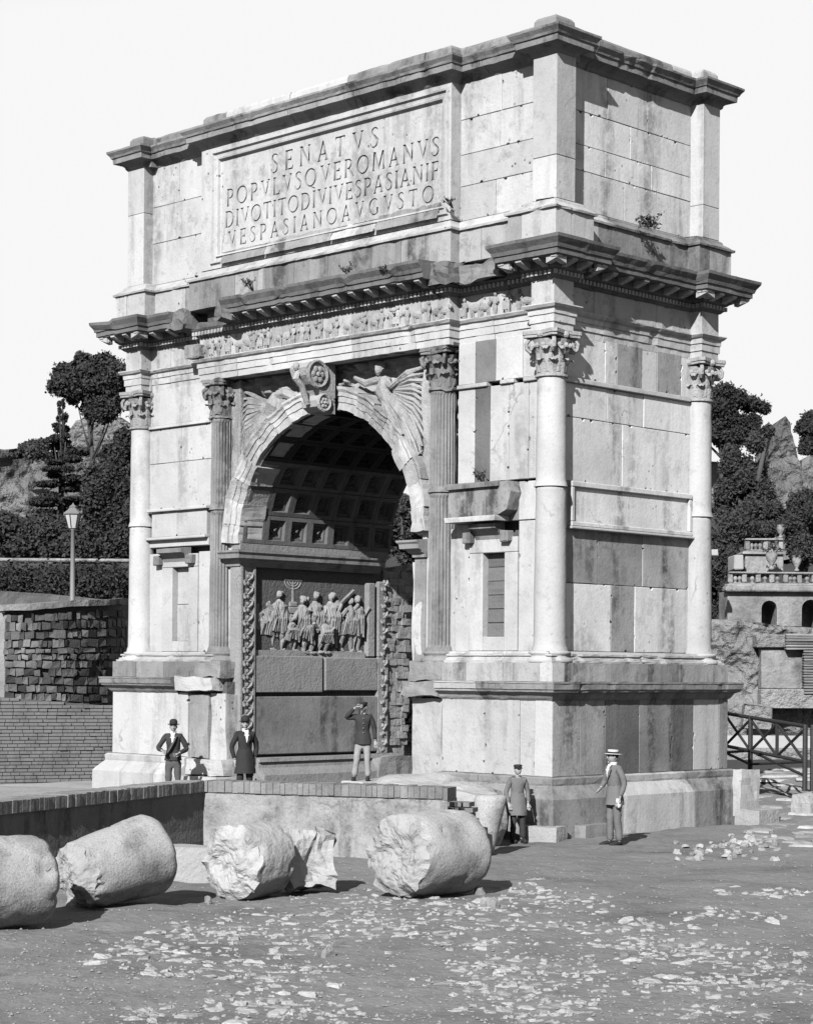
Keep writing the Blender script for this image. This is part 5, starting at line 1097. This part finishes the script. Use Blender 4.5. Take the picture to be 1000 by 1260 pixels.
# ================================================================== fence, walls and ruins
def fence(A, B, h, nb, label, zA, zB):
    A, B = Vector(A), Vector(B); L = (B-A).length; d = (B-A)/L
    root = thing('wooden_fence', (A.x, A.y, zA), label, 'fence')
    Pt = lambda t, z: Vector((A.x+(B.x-A.x)*t, A.y+(B.y-A.y)*t, zA+(zB-zA)*t+z))
    for i in range(nb+1):
        t = i/nb; MB().tube([Pt(t, -.2), Pt(t, h+.04)], .055, 8).build('post', M['iron'], root)
        if i < nb:
            t2 = (i+1)/nb; tm = (t+t2)/2
            MB().tube([Pt(tm, h*.36), Pt(tm, h)], .042, 6).build('baluster', M['iron'], root)
            for a, b in ((t, tm), (tm, t2)):
                MB().tube([Pt(a, h*.36), Pt(b, h-.04)], .032, 6).build('brace', M['iron'], root); MB().tube([Pt(a, h-.04), Pt(b, h*.36)], .032, 6).build('brace', M['iron'], root)
            MB().tube([Pt(t, h*.36), Pt(t2, .12)], .032, 6).build('brace', M['iron'], root); MB().tube([Pt(t, .12), Pt(t2, h*.36)], .032, 6).build('brace', M['iron'], root)
    MB().tube([Pt(0, h), Pt(1, h)], .045, 7).build('rail', M['iron'], root); MB().tube([Pt(0, h*.36), Pt(1, h*.36)], .04, 7).build('rail', M['iron'], root)
    return root
a = at(862, 934, 46.5); b = at(990, 962, 42); fence(a, b, 1.16, 2, 'black wooden fence with crossed braces to the right of the arch', a[2], b[2])
c = at(1120, 968, 42.5); fence(b+np.array([.12, .1, 0]), c, 1.16, 2, 'black wooden fence continuing out of the right edge of the picture', b[2], c[2])
p = at(992, 968, 41.8); rock((p[0], p[1], gz(p[0], p[1])-.1), (.5, .5, .5), 'footing_rock', 'pale stone at the foot of the right fence post', 'stone', 'stone', 15, .08, 4)
a = at(478, 912, 50); b = at(520, 912, 48.5); fence(a, b, 1.25, 1, 'dark fence with crossed bars seen through the archway', a[2], b[2])
def pts_poly(pts, depth): return [at(x, y, depth) for x, y in pts]
def ruinwall(name, top, ybot, depth, thick, m, label, cat='ruin', amp=.25, scl=.6, nx=60, nz=24, slope=None, parent=None, sd_=0):
    """thick masonry mass: its broken top line follows TOP (pixels at that distance), faces roughened"""
    d0, d1 = depth if isinstance(depth, tuple) else (depth, depth)
    x0, x1 = top[0][0], top[-1][0]; mb = MB(); tx = [t[0] for t in top]; ty = [t[1] for t in top]
    fr, bk = [], []
    for i in range(nx+1):
        px = x0+(x1-x0)*i/nx; dp = d0+(d1-d0)*i/nx; yt = float(np.interp(px, tx, ty)); A = at(px, yt, dp); B = at(px, ybot, dp)
        for j in range(nz+1):
            t = j/nz; z = B[2]+(A[2]-B[2])*t
            p = np.array([A[0], A[1], z]); nv = mnoise.noise_vector(Vector(p*scl)+Vector((sd_, 0, 0)))*amp+mnoise.noise_vector(Vector(p*scl*3))*amp*.5+mnoise.noise_vector(Vector(p*scl*8))*amp*.22
            e = 1 if j < nz else .4
            p = p-AF*np.array([1, 1, 0])*(nv.x*1.5*e)+np.array([nv.y*.5, nv.z*.5, nv.z*.4*e]); fr.append(p); 
        for j in range(nz+1): bk.append(fr[i*(nz+1)+j]+np.array([AF[0], AF[1], 0])*thick)
    n = nz+1; off = len(fr); vs = fr+bk
    fs = [(i*n+j, i*n+j+1, (i+1)*n+j+1, (i+1)*n+j) for i in range(nx) for j in range(nz)]+[(off+i*n+j, off+(i+1)*n+j, off+(i+1)*n+j+1, off+i*n+j+1) for i in range(nx) for j in range(nz)]
    fs += [(i*n+nz, off+i*n+nz, off+(i+1)*n+nz, (i+1)*n+nz) for i in range(nx)]
    for i in (0, nx): fs += [(i*n+j, off+i*n+j, off+i*n+j+1, i*n+j+1) if i == 0 else (i*n+j, i*n+j+1, off+i*n+j+1, off+i*n+j) for j in range(nz)]
    mb.add(vs, fs); base = at((x0+x1)/2, ybot, (d0+d1)/2)
    if parent is None:
        root = thing(name, tuple(base), label, cat); mb.build('masonry', M[m], root, recalc=True); return root
    return mb.build(name, M[m], parent, recalc=True)
# excavated ruin wall behind the fence
rw_ = ruinwall('ruined_wall', [(850, 762), (900, 764), (930, 766), (965, 768), (1000, 772), (1040, 772)], 905, 82, 2.5, 'ruin', 'rough pale excavated masonry wall behind the fence at the right', amp=.42, scl=.5, nx=90, nz=60)
def wbox(px0, px1, y0, y1, depth, thick, m, name, root, j=.02, b=.04):
    A, B = at(px0, y1, depth), at(px1, y0, depth); w_ = math.hypot(B[0]-A[0], B[1]-A[1]); mb = MB().cbox(0, w_, 0, thick, A[2], at(px0, y0, depth)[2], b, j)
    mb.xf(lambda x, y, z: (A[0]+AR[0]*x+AF[0]*y, A[1]+AR[1]*x+AF[1]*y, z)); return mb.build(name, M[m], root)
wbox(930, 968, 781, 797, 81.0, .9, 'ruin', 'lintel_stone', rw_); wbox(936, 990, 797, 848, 81.2, .9, 'stucco', 'smooth_panel', rw_); wbox(936, 1010, 848, 872, 80.8, .9, 'ruin', 'smooth_panel', rw_)
wbox(915, 950, 868, 896, 79.6, .9, 'ruin', 'fallen_block', rw_, .1)
for k in range(22): wbox(967 if k < 6 else 989, 1012, 780+k*3.4, 782.6+k*3.4, 80.7, .7, 'brick', 'brick_course', rw_, .015, .02)
lw = thing('low_wall', tuple(at(940, 925, 75)), 'low white plastered wall behind the fence at the right', 'wall'); wbox(880, 1060, 905, 921, 75, .6, 'pale', 'coping', lw); wbox(878, 1062, 921, 940, 74.8, .8, 'ruin', 'base', lw)
# terrace with balustrades
gt = thing('garden_terrace', tuple(at(940, 768, 98)), 'two tiered garden terrace with balustrades, urns and dark arched openings at the right', 'terrace'); D = 98
def arcwall(px0, px1, y0, y1, dp, th, arches, m, name, root):
    A = at(px0, y1, dp); sc_ = dp/FOC; W = (px1-px0)*sc_; H = (y1-y0)*sc_; mb = MB(); xs = [0]
    for cx, hw, hh in arches:
        c = (cx-px0)*sc_; a, b = c-hw*sc_, c+hw*sc_; n = 8; arc = [(c-hw*sc_*math.cos(PI*i/n), hh*sc_+hw*sc_*math.sin(PI*i/n)) for i in range(n+1)]
        l = xs[-1]
        mb.add([(l, 0, 0), (a, 0, 0), (a, 0, H), (l, 0, H)], [(0, 1, 2, 3)])
        for i in range(n):
            (x0_, z0_), (x1_, z1_) = arc[i], arc[i+1]; mb.add([(x0_, 0, z0_), (x1_, 0, z1_), (x1_, 0, H), (x0_, 0, H)], [(0, 1, 2, 3)]); mb.add([(x0_, 0, z0_), (x1_, 0, z1_), (x1_, th, z1_), (x0_, th, z0_)], [(0, 1, 2, 3)])
        for q in (a, b): mb.add([(q, 0, 0), (q, th, 0), (q, th, hh*sc_), (q, 0, hh*sc_)], [(0, 1, 2, 3)])
        xs.append(b)
    l = xs[-1]; mb.add([(l, 0, 0), (W, 0, 0), (W, 0, H), (l, 0, H)], [(0, 1, 2, 3)]); mb.box(0, W, th, th+.3, 0, H); mb.box(-.01, .3, .02, th, 0, H)
    mb.xf(lambda x, y, z: (A[0]+AR[0]*x+AF[0]*y, A[1]+AR[1]*x+AF[1]*y, A[2]+z)); return mb.build(name, M[m], root)
arcwall(895, 1060, 727, 770, D, 2.5, [(946, 9.5, 22), (997, 11, 22)], 'stucco', 'arcade', gt)
wbox(893, 1062, 721, 727, D-.4, 1.2, 'stucco', 'cornice', gt); wbox(895, 1060, 718, 722, D-.3, 1.0, 'stucco', 'plinth', gt)
bal = MB().lathe([(.10, 0), (.10, .06), (.05, .1), (.10, .28), (.11, .36), (.05, .62), (.09, .72), (.09, .78)], (0, 0), 8).mesh('baluster', M['stucco'])
def balustrade(px0, px1, ytop, ybot, dp, gaps, root):
    wbox(px0-1, px1+1, ytop, ytop+2.6, dp-.1, .45, 'stucco', 'rail', root); wbox(px0-1, px1+1, ybot-2, ybot, dp-.1, .45, 'stucco', 'plinth', root)
    h = (ybot-ytop-4.6)*dp/FOC
    for px in gaps: wbox(px-3, px+3, ytop+2.6, ybot-2, dp, .35, 'stucco', 'pier', root)
    px = px0+2
    while px < px1-1:
        if all(abs(px-g) > 5 for g in gaps):
            q = at(px, ybot-2, dp)+AF*.2; inst(bal, 'baluster', root, tuple(q), (0, 0, 0), (1.1, 1.1, h/.78))
        px += 5.2
balustrade(898, 1056, 703, 719, D, (899, 916, 933, 950, 967, 984, 1001, 1030), gt)
wbox(916, 964, 681, 706, D+3, 4, 'stucco', 'upper_block', gt); wbox(914, 966, 678.5, 682, D+2.8, 4.4, 'stucco', 'cornice', gt); balustrade(918, 963, 662, 678.5, D+3.2, (920, 942, 961), gt)
def urn(px, py, dp, s_, label):
    root = thing('garden_urn', tuple(at(px, py, dp)), label, 'urn')
    MB().lathe([(.16, 0), (.16, .1), (.08, .16), (.10, .25), (.28, .55), (.32, .8), (.26, .95), (.33, 1.02), (.28, 1.02), (.2, .95)], (0, 0), 14).xf(lambda x, y, z: (x*s_, y*s_, z*s_)).build('bowl', M['stucco'], root, True, local=True)
    f = MB(); r = random.Random(px)
    for _ in range(60):
        a, t = r.uniform(0, 2*PI), r.random(); q = Vector((math.cos(a)*.5*t, math.sin(a)*.5*t, 1.0+r.uniform(0, .5)*(1.1-t)))*s_; f.add([q+Vector((r.uniform(-.12, .12), r.uniform(-.12, .12), r.uniform(-.12, .12))) for _ in range(3)], [(0, 1, 2)])
    f.build('foliage', M['leaf'], root, local=True)
urn(949, 701, D+1.5, .95, 'planted garden urn standing before the upper terrace block'); urn(980, 703, D, .75, 'planted garden urn on the pier of the long balustrade'); urn(960, 662, D+3.3, .65, 'small planted urn at the corner of the topmost balustrade')
wbox(903, 915, 683, 701, D+2, 2, 'pale', 'stair_wall', gt); wbox(874, 884, 676, 684, D-4, .6, 'pale', 'garden_pier', gt)
# hill with ruins behind, right
hill = sheet(list(np.arange(-160, 60, 5)), list(np.arange(30, 260, 5)), lambda x, y: 1.2+max(0, ((y-CAM[1])*AF[1]+(x-CAM[0])*AF[0]-100)*.16)*(1 if True else 0)+1.5*fbm((x, y, 2), .04)-2)
struct(hill.build('hill', M['hedge'], None, True))
ruinwall('ruined_tower', [(948, 560), (955, 530), (964, 512), (972, 520), (978, 545), (986, 572), (992, 640)], 690, 122, 6, 'ruinfar', 'tall crumbling pointed ruin fragment among dark trees at the right', amp=.7, scl=.3, nx=30, nz=36)
ruinwall('ruined_wall', [(868, 567), (880, 568), (905, 570), (915, 585)], 625, 124, 4, 'ruinfar', 'pale ruined wall between pine and arch at the right', amp=.3, scl=.3, nx=20, nz=20)
ruinwall('ruined_wall', [(986, 566), (996, 560), (1010, 560), (1030, 575)], 660, 126, 4, 'ruinfar', 'ruined pier at the right edge behind the balustrade', amp=.3, scl=.3, nx=20, nz=20)
# left: brick wall, block wall, road, lamp
def coursewall(name, px0, px1, yt0, yt1, ybot, d0, d1, label):
    A, B = at(px0, ybot, d0), at(px1, ybot, d1); zt0, zt1 = at(px0, yt0, d0)[2], at(px1, yt1, d1)[2]; L = math.hypot(B[0]-A[0], B[1]-A[1]); d = np.array([(B[0]-A[0])/L, (B[1]-A[1])/L, 0]); n = np.array([-d[1], d[0], 0])
    root = thing(name, (A[0], A[1], A[2]), label, 'wall'); mb, bk = MB(), MB(); z = A[2]-.1; r = random.Random(3); row = 0
    bk.add([A+n*.06+np.array([0, 0, -.2]), np.array([B[0], B[1], A[2]-.2])+n*.06, np.array([B[0], B[1], zt1-.02])+n*.06, np.array([A[0], A[1], zt0-.02])+n*.06], [(0, 1, 2, 3)])
    bk.add([np.array([A[0], A[1], zt0-.02])+n*.06, np.array([B[0], B[1], zt1-.02])+n*.06, np.array([B[0], B[1], zt1-.02])+n*1.2, np.array([A[0], A[1], zt0-.02])+n*1.2], [(0, 1, 2, 3)])
    while z < max(zt0, zt1):
        x = -r.random()*.3
        while x < L:
            w_ = r.uniform(.2, .36); zt = zt0+(zt1-zt0)*max(0, min(1, x/L))
            if z+.075 < zt:
                o = r.uniform(-.022, .022)+(.03 if r.random() < .06 else 0); a, b = max(x, 0), min(x+w_-.015, L); P = []
                for yy in (o, .08):
                    for xx in (a, b):
                        for zz in (z, z+.07): P.append(A+d*xx+n*yy+np.array([0, 0, zz-A[2]]))
                if b > a: mb.add(P, [(0, 2, 3, 1), (0, 1, 5, 4), (2, 6, 7, 3), (1, 3, 7, 5), (0, 4, 6, 2)])
            x += w_
        z += .088
    bk.build('wall_core', M['mortar'], root); tag(mb.build('bricks', M['brickwall'], root), kind='stuff'); return root
M['brickwall'] = mat('brick_courses', .070, .028, patch=.6, speck=.6, bump=.4, bscale=5, pscale=1.6)
coursewall('brick_wall', -40, 160, 854, 870, 972, 49, 50.5, 'low weathered brick wall below the dark block wall at the left')
# dark wall of tufa blocks, curving at the right end
bw_ = thing('block_wall', tuple(at(70, 860, 53)), 'dark wall of uneven tufa blocks under the road at the left', 'wall')
path = [(8, 53.0), (40, 53.1), (80, 53.6), (110, 54.2), (135, 55.0), (150, 56.2), (158, 58.0)]; r = random.Random(17)
def wp(px): 
    dp = float(np.interp(px, [q[0] for q in path], [q[1] for q in path])); return dp
core_ = MB(); vs = []
for px in np.linspace(6, 160, 24):
    dp = wp(px)+.12; yt = 752-(px-6)/150*9; vs += [at(px, 875, dp), at(px, yt, dp), at(px, yt, dp)+AF*np.array([1, 1, 0])*2.2]
core_.add(vs, [(3*i+k, 3*i+3+k, 3*i+4+k, 3*i+1+k) for i in range(23) for k in range(2)]); core_.build('wall_core', M['mortar'], bw_)
nb = 0
y1 = 869.0; tot = 118.0
while y1 > 757:
    hr_ = r.uniform(6, 11); t = (869-y1)/tot; px = 8-r.uniform(0, 4)
    while px < 157:
        w_ = r.choice([4.5, 6, 7, 9, 12, 14])*r.uniform(.8, 1.15)*(1 if px < 110 else .75 if px < 140 else .5); yo = (px-6)/150*(-9)*t+(px-6)/150*6*(1-t); h = hr_*r.uniform(.8, 1.0)-.5
        if nb < 300 and r.random() < .95:
            A = at(px, y1+yo, wp(px)); B = at(px+w_-.6, y1+yo, wp(px+w_)); q_ = r.uniform(-.06, .04); z0 = A[2]; z1 = z0+h*53/FOC; n = np.array([AF[0], AF[1], 0]); P = []
            for q, k in ((A, 0), (B, 0), (A, .25), (B, .25)):
                for z in (z0, z1): P.append((q[0]+n[0]*(k+(q_ if k == 0 else 0))+r.uniform(-.025, .025), q[1]+n[1]*(k+(q_ if k == 0 else 0)), z+r.uniform(-.03, .03)))
            MB().add(P, [(0, 2, 3, 1), (0, 1, 5, 4), (2, 6, 7, 3), (1, 3, 7, 5), (0, 4, 6, 2)]).build('tufa_block', M['tufa'], bw_); nb += 1
        px += w_
    y1 -= hr_
cp = MB(); vs = []
for px in np.linspace(-2, 160, 26):
    dp = wp(px)-.15; yt = 752-(px-6)/150*9; Q = at(px, yt, dp); n = np.array([AF[0], AF[1], 0])
    vs += [Q, Q+np.array([0, 0, .16]), Q+n*.8+np.array([0, 0, .2]), Q+n*.8]
cp.add(vs, [(4*i+k, 4*i+4+k, 4*i+4+(k+1) % 4, 4*i+(k+1) % 4) for i in range(25) for k in range(4)]+[(0, 1, 2, 3)]); rough(cp, .03, 1.5); cp.build('coping', M['stucco'], bw_)
ruinwall('end_pier', [(-40, 756), (7, 754)], 880, 53.2, 2, 'brick', None, amp=.05, parent=bw_, nx=12, nz=12)
# road deck above the block wall
rd = MB(); vs = []
for px in np.linspace(-60, 175, 24):
    q = wp(max(8, min(158, px)))+.4; Q = at(px, 750, q); A = np.array([Q[0], Q[1], at(80, 749, 54)[2]+.02]); vs += [A, A+AF*np.array([1, 1, 0])*7+np.array([0, 0, .15]), A+AF*np.array([1, 1, 0])*22+np.array([0, 0, .35])]
rd.add(vs, [(3*i+k, 3*i+3+k, 3*i+4+k, 3*i+1+k) for i in range(23) for k in range(2)]); struct(rd.build('road', M['earth'], None))
pw = thing('parapet', tuple(at(60, 750, 60)), 'long low pale parapet along the far side of the road at the left', 'wall')
ruinwall('parapet_stone', [(-40, 726), (0, 727), (60, 731), (110, 736), (150, 741), (156, 747)], 752, (60, 66), .7, 'pale', None, amp=.05, parent=pw, nx=40, nz=6)
lp = thing('street_lamp', tuple(at(89, 747, 57)), 'street lamp with glass lantern on a plain post above the dark block wall', 'street lamp'); k = 57/FOC; B = at(89, 747, 57)
MB().lathe([(.10, 0), (.10, .15), (.075, .2), (.065, 1.2), (.055, 95*k), (.08, 96*k), (.05, 97*k)], (B[0], B[1]), 12).xf(lambda x, y, z: (x, y, z+B[2])).build('post', M['lamp'], lp, True)
h0 = 97*k
MB().lathe([(.12, h0), (.13, h0+.03), (.23, h0+.40), (.22, h0+.40), (.11, h0+.03)], (B[0], B[1]), 6, cap=False).xf(lambda x, y, z: (x, y, z+B[2])).build('lantern_glass', M['glass'], lp)
for q in range(6):
    a = 2*PI*q/6; MB().tube([(B[0]+.13*math.cos(a), B[1]+.13*math.sin(a), B[2]+h0+.02), (B[0]+.235*math.cos(a), B[1]+.235*math.sin(a), B[2]+h0+.41)], .014, 5).build('glazing_bar', M['iron'], lp)
MB().lathe([(.27, h0+.40), (.27, h0+.43), (.16, h0+.52), (.10, h0+.58), (.11, h0+.62), (.03, h0+.68), (.0, h0+.74)], (B[0], B[1]), 6).xf(lambda x, y, z: (x, y, z+B[2])).build('lantern_roof', M['lamp'], lp)
# ruins and cliff on the left hill
ruinwall('ruined_cliff', [(-60, 548), (-20, 550), (5, 553), (30, 550), (50, 556), (70, 560), (90, 552), (110, 548), (130, 556), (150, 560), (175, 570)], 660, (128, 132), 8, 'ruinfar', 'long crumbling ruin of pale masonry on the left hillside', amp=1.1, scl=.22, nx=80, nz=40)
ruinwall('ruined_hall', [(85, 530), (95, 517), (112, 514), (150, 513), (160, 520), (180, 530)], 590, 150, 8, 'ruinfar', 'flat topped ruined hall behind the conifer at the left', amp=.5, scl=.2, nx=40, nz=24)
ruinwall('ruined_wall', [(60, 600), (70, 590), (90, 605), (110, 625), (120, 660)], 690, 116, 4, 'ruinfar', 'lower lump of ruined masonry behind the street lamp', amp=.7, scl=.3, nx=24, nz=24)
# seen through the archway
ruinwall('ruined_wall', [(440, 702), (480, 698), (500, 694), (515, 700), (560, 705)], 960, 56, 2, 'ruin', 'rubble masonry wall seen through the archway', amp=.16, scl=1.1, nx=40, nz=50)
# ================================================================== vegetation
def leafcloud(lobes, n, size, seed, shell=.35):
    g = np.random.default_rng(seed); vol = np.array([l[3]*l[4]*l[5] for l in lobes]); idx = g.choice(len(lobes), n, p=vol**.75/(vol**.75).sum()); Lb = np.array(lobes)[idx]
    v = g.normal(size=(n, 3)); v /= np.linalg.norm(v, axis=1)[:, None]; rr = (shell+(1-shell)*g.random(n))**.6*(1+np.where(g.random(n) < .2, .26, .10)*g.normal(size=n)); c = Lb[:, :3]+v*rr[:, None]*Lb[:, 3:6]
    a = g.normal(size=(n, 3)); a /= np.linalg.norm(a, axis=1)[:, None]; b = np.cross(a, g.normal(size=(n, 3))); b /= np.linalg.norm(b, axis=1)[:, None]; s = size*g.uniform(.5, 1.3, n)[:, None]
    V = np.stack([c-a*s, c-b*s*.55, c+a*s, c+b*s*.55], 1).reshape(-1, 3); return V
def cloud_obj(name, V, m, parent):
    n = len(V)//4; off = np.array(wloc(parent)) if parent else 0; me = bpy.data.meshes.new(name); V = V-off
    me.vertices.add(len(V)); me.vertices.foreach_set('co', V.astype(np.float32).ravel()); me.loops.add(4*n); me.loops.foreach_set('vertex_index', np.arange(4*n, dtype=np.int32))
    me.polygons.add(n); me.polygons.foreach_set('loop_start', np.arange(0, 4*n, 4, dtype=np.int32)); me.polygons.foreach_set('loop_total', np.full(n, 4, np.int32)); me.update(); me.validate()
    me.materials.append(M[m]); o = bpy.data.objects.new(name, me); C.objects.link(o); o.parent = parent; return o
def tree(name, base, lobes, dp, n, size, label, cat='tree', m='leaf', group=None, seed=0, trunk=.35, limbs=True):
    """lobes in pixels at that distance: (px, py, half width, half height, depth half-extent in m)"""
    k = dp/FOC; B = at(base[0], base[1], dp); root = thing(name, tuple(B), label, cat, group); r = random.Random(seed); L3 = []
    for q in lobes:
        c = at(q[0], q[1], dp+(q[5] if len(q) > 5 else r.uniform(-1, 1))); L3.append((c[0], c[1], c[2], q[2]*k, q[2]*k if len(q) < 5 else q[4], q[3]*k))
    top = max(L3, key=lambda l: l[2]); mb = MB(); T = Vector(top[:3]); Bv = Vector(B)
    mb.tube([Bv-Vector((0, 0, .5)), Bv.lerp(T, .35)+Vector((r.uniform(-.3, .3), r.uniform(-.3, .3), 0)), Bv.lerp(T, .7), T], [trunk, trunk*.75, trunk*.45, trunk*.15], 8)
    if limbs:
        for l in L3[:14]:
            s_ = Bv.lerp(T, r.uniform(.3, .65)); e = Vector(l[:3]); mb.tube([s_, s_.lerp(e, .5)+Vector((0, 0, -.2)), e], [trunk*.35, trunk*.2, trunk*.06], 6)
    mb.build('trunk', M['bark'], root, True); cloud_obj('crown', leafcloud(L3, int(n*5.2), size*.40, seed), m, root); return root
def lob(cx, cy, rx, ry, n, seed, s0=.25, s1=.5):
    r = random.Random(seed); out = []
    for _ in range(n):
        a, t = r.uniform(0, 2*PI), math.sqrt(r.random())*.85; q = r.uniform(s0, s1); out.append((cx+rx*t*math.cos(a), cy+ry*t*math.sin(a), rx*q, max(rx, ry)*q*.8))
    return out
tree('broadleaf_tree', (118, 640), lob(112, 476, 46, 42, 34, 1, .16, .36)+[(90, 480, 16, 14), (140, 465, 20, 22), (150, 490, 14, 12)], 112, 9000, .30, 'round crowned dark tree standing against the sky at the left', seed=1, trunk=.2)
cl = []
for k in range(17):
    y = 492+k*8.5; hw = 4+k*1.75
    a_, b__ = random.uniform(.65, 1.3), random.uniform(.6, 1.3); cl += [(76-hw*.55*a_, y+random.uniform(-2, 7), hw*.5*a_, random.uniform(2.5, 5)), (76+hw*.5*b__, y+random.uniform(-4, 4), hw*.48*b__, random.uniform(2.5, 5))]
tree('conifer', (76, 700), cl, 105, 9000, .22, 'tall narrow conifer with layered branches at the left', m='leaf', seed=2, trunk=.22, limbs=True)
tree('evergreen_tree', (140, 690), lob(140, 620, 34, 70, 34, 3, .26, .4)+[(152, 545, 12, 18), (155, 560, 14, 26)], 100, 17000, .32, 'dense dark evergreen mass between the lamp and the arch', seed=3)
tree('bush', (30, 695), lob(28, 662, 48, 26, 16, 4, .3, .5), 92, 10000, .28, 'rounded dark bush in front of the left ruin', 'bush', seed=4, trunk=.15)
tree('bush', (75, 695), lob(80, 665, 40, 26, 14, 14, .3, .5), 90, 7000, .28, 'dark bush behind the street lamp lantern', 'bush', seed=14, trunk=.15)
tree('bush', (40, 560), lob(40, 552, 22, 7, 8, 15, .3, .5)+[(100, 555, 14, 5), (20, 560, 10, 4)], 126, 2200, .28, 'scrub growing along the broken top of the left ruin', 'bush', 'leaf2', seed=15, trunk=.08)
# hedge bank along the road
k = 75/FOC; HB = []
for px in np.arange(-60, 470, 14): HB.append(tuple(at(px, 722+random.uniform(-2, 2), 74+random.uniform(-1, 1)))+(1.1, 1.1, .80))
hd_ = thing('hedge', tuple(at(60, 745, 74)), 'long dark clipped hedge beyond the road at the left', 'hedge'); cloud_obj('foliage', leafcloud(HB, 60000, .085, 5, .5), 'hedge', hd_)
bx = MB(); A = at(-60, 745, 74.5); B = at(475, 745, 74.5); z1 = at(60, 694, 74.5)[2]; n = np.array([AF[0], AF[1], 0]); bx.add([A, B, (B[0], B[1], z1), (A[0], A[1], z1), A+n, B+n, (B[0]+n[0], B[1]+n[1], z1), (A[0]+n[0], A[1]+n[1], z1)], [(0, 1, 2, 3), (4, 7, 6, 5), (3, 2, 6, 7)]); bx.build('stems', M['bark'], hd_)
wbox(-60, 470, 685.5, 690, 75.6, .5, 'stucco', 'rear_wall', hd_)
hw_ = [o for o in C.objects if o.name.startswith('rear_wall')][0]; o = hw_; ml = wloc(o); o.parent = None; o.location = ml; o.name = 'garden_wall'; tag(o, 'thin pale garden wall line above the hedge at the left', 'wall')
# through the arch
tree('bush', (500, 715), lob(500, 655, 28, 44, 22, 7, .3, .5), 70, 9000, .20, 'dark bush seen through the archway', 'bush', seed=7, trunk=.12)
tree('bush', (495, 640), lob(492, 615, 14, 16, 8, 8, .35, .6), 66, 2600, .13, 'sunlit shrub top seen through the archway above the dark bush', 'bush', 'leaf2', seed=8, trunk=.06)  # sunlit top painted by the lighter leaf colour
# right
tree('umbrella_pine', (895, 640), lob(882, 520, 50, 34, 34, 9, .24, .4)+[(905, 490, 16, 12), (925, 498, 14, 11), (940, 502, 9, 8), (890, 480, 14, 10), (915, 530, 22, 12)], 120, 12000, .26, 'broad dark umbrella pine behind the arch at the right', seed=9)
tree('broadleaf_tree', (1000, 640), lob(1005, 535, 32, 36, 22, 10, .25, .4), 128, 8000, .30, 'tree at the right edge beside the pointed ruin', seed=10)
tree('climbing_tree', (905, 720), lob(912, 610, 34, 66, 40, 11, .24, .4)+[(930, 545, 12, 14), (945, 530, 8, 8), (900, 560, 12, 14)], 108, 13000, .26, 'tall loose dark tree in front of the pointed ruin', seed=11, m='leaf2')
tree('evergreen_tree', (885, 760), lob(886, 700, 20, 62, 26, 12, .4, .6)+[(905, 650, 20, 22), (898, 735, 12, 20)], 104, 11000, .26, 'dark evergreen hiding the left end of the balustrade', seed=12)
tree('evergreen_tree', (985, 700), lob(985, 650, 26, 44, 22, 13, .3, .5), 112, 9000, .26, 'dark evergreen rising behind the upper balustrade', seed=13)
tree('bush', (950, 660), lob(945, 640, 30, 24, 16, 16, .3, .5), 106, 7000, .24, 'dark bush right behind the topmost terrace balustrade', 'bush', seed=16, trunk=.1)
# weeds rooted in the monument
def weed(P, s_, n, label, m='leaf', droop=0, seed=0):
    root = thing('weed', tuple(P), label, 'plant', 'weeds rooted in the arch'); r = random.Random(seed); st, lf = MB(), MB()
    for k in range(n):
        a = r.uniform(0, 2*PI); l = s_*r.uniform(.6, 1.1); e = Vector((math.cos(a)*l*.6, math.sin(a)*l*.4-.1, l*(.8-droop*r.uniform(.5, 1.6)))); m_ = e*.5+Vector((0, -.05, .1*s_)); st.tube([(0, .05, -.02), m_, e], [.012, .009, .004], 4)
        for q in range(9):
            c = m_.lerp(e, q/8)+Vector((r.uniform(-.07, .07), r.uniform(-.07, .07), r.uniform(-.05, .05)))*s_*1.6; d = [Vector((r.uniform(-1, 1), r.uniform(-1, 1), r.uniform(-1, 1)))*.07*s_**.5 for _ in range(3)]; lf.add([c+q_ for q_ in d], [(0, 1, 2)])
    st.build('stem', M['bark'], root, local=True); lf.build('leaves', M[m], root, local=True)
for q, (px, py, kw, s_, n, lb, dr) in enumerate(((800, 285, dict(X=.04), .5, 16, 'bushy weed hanging from the attic ledge on the short side', .7), (310, 352, dict(Y=-.3), .32, 8, 'small weed on the cornice left of the frieze', 0), (430, 335, dict(Y=-.3), .3, 7, 'low weed on top of the middle cornice', 0),
        (478, 335, dict(Y=-.3), .26, 7, 'low tuft near the right end of the middle cornice', 0), (595, 590, dict(Y=.2), .36, 10, 'weed on the broken band above the boarded window', 0), (250, 342, dict(Y=.2), .2, 6, 'dark tuft on the attic ledge at left', 0), (555, 262, dict(Y=.05), .24, 7, 'dark tuft at the right foot of the inscription', .2), (650, 770, dict(Y=.3), .12, 4, 'tiny weed by the corner column base', 0))[:7]):
    P = on(px, py+6 if not dr else py-8, **kw); weed(P, s_, n, lb, 'leaf', dr, q)
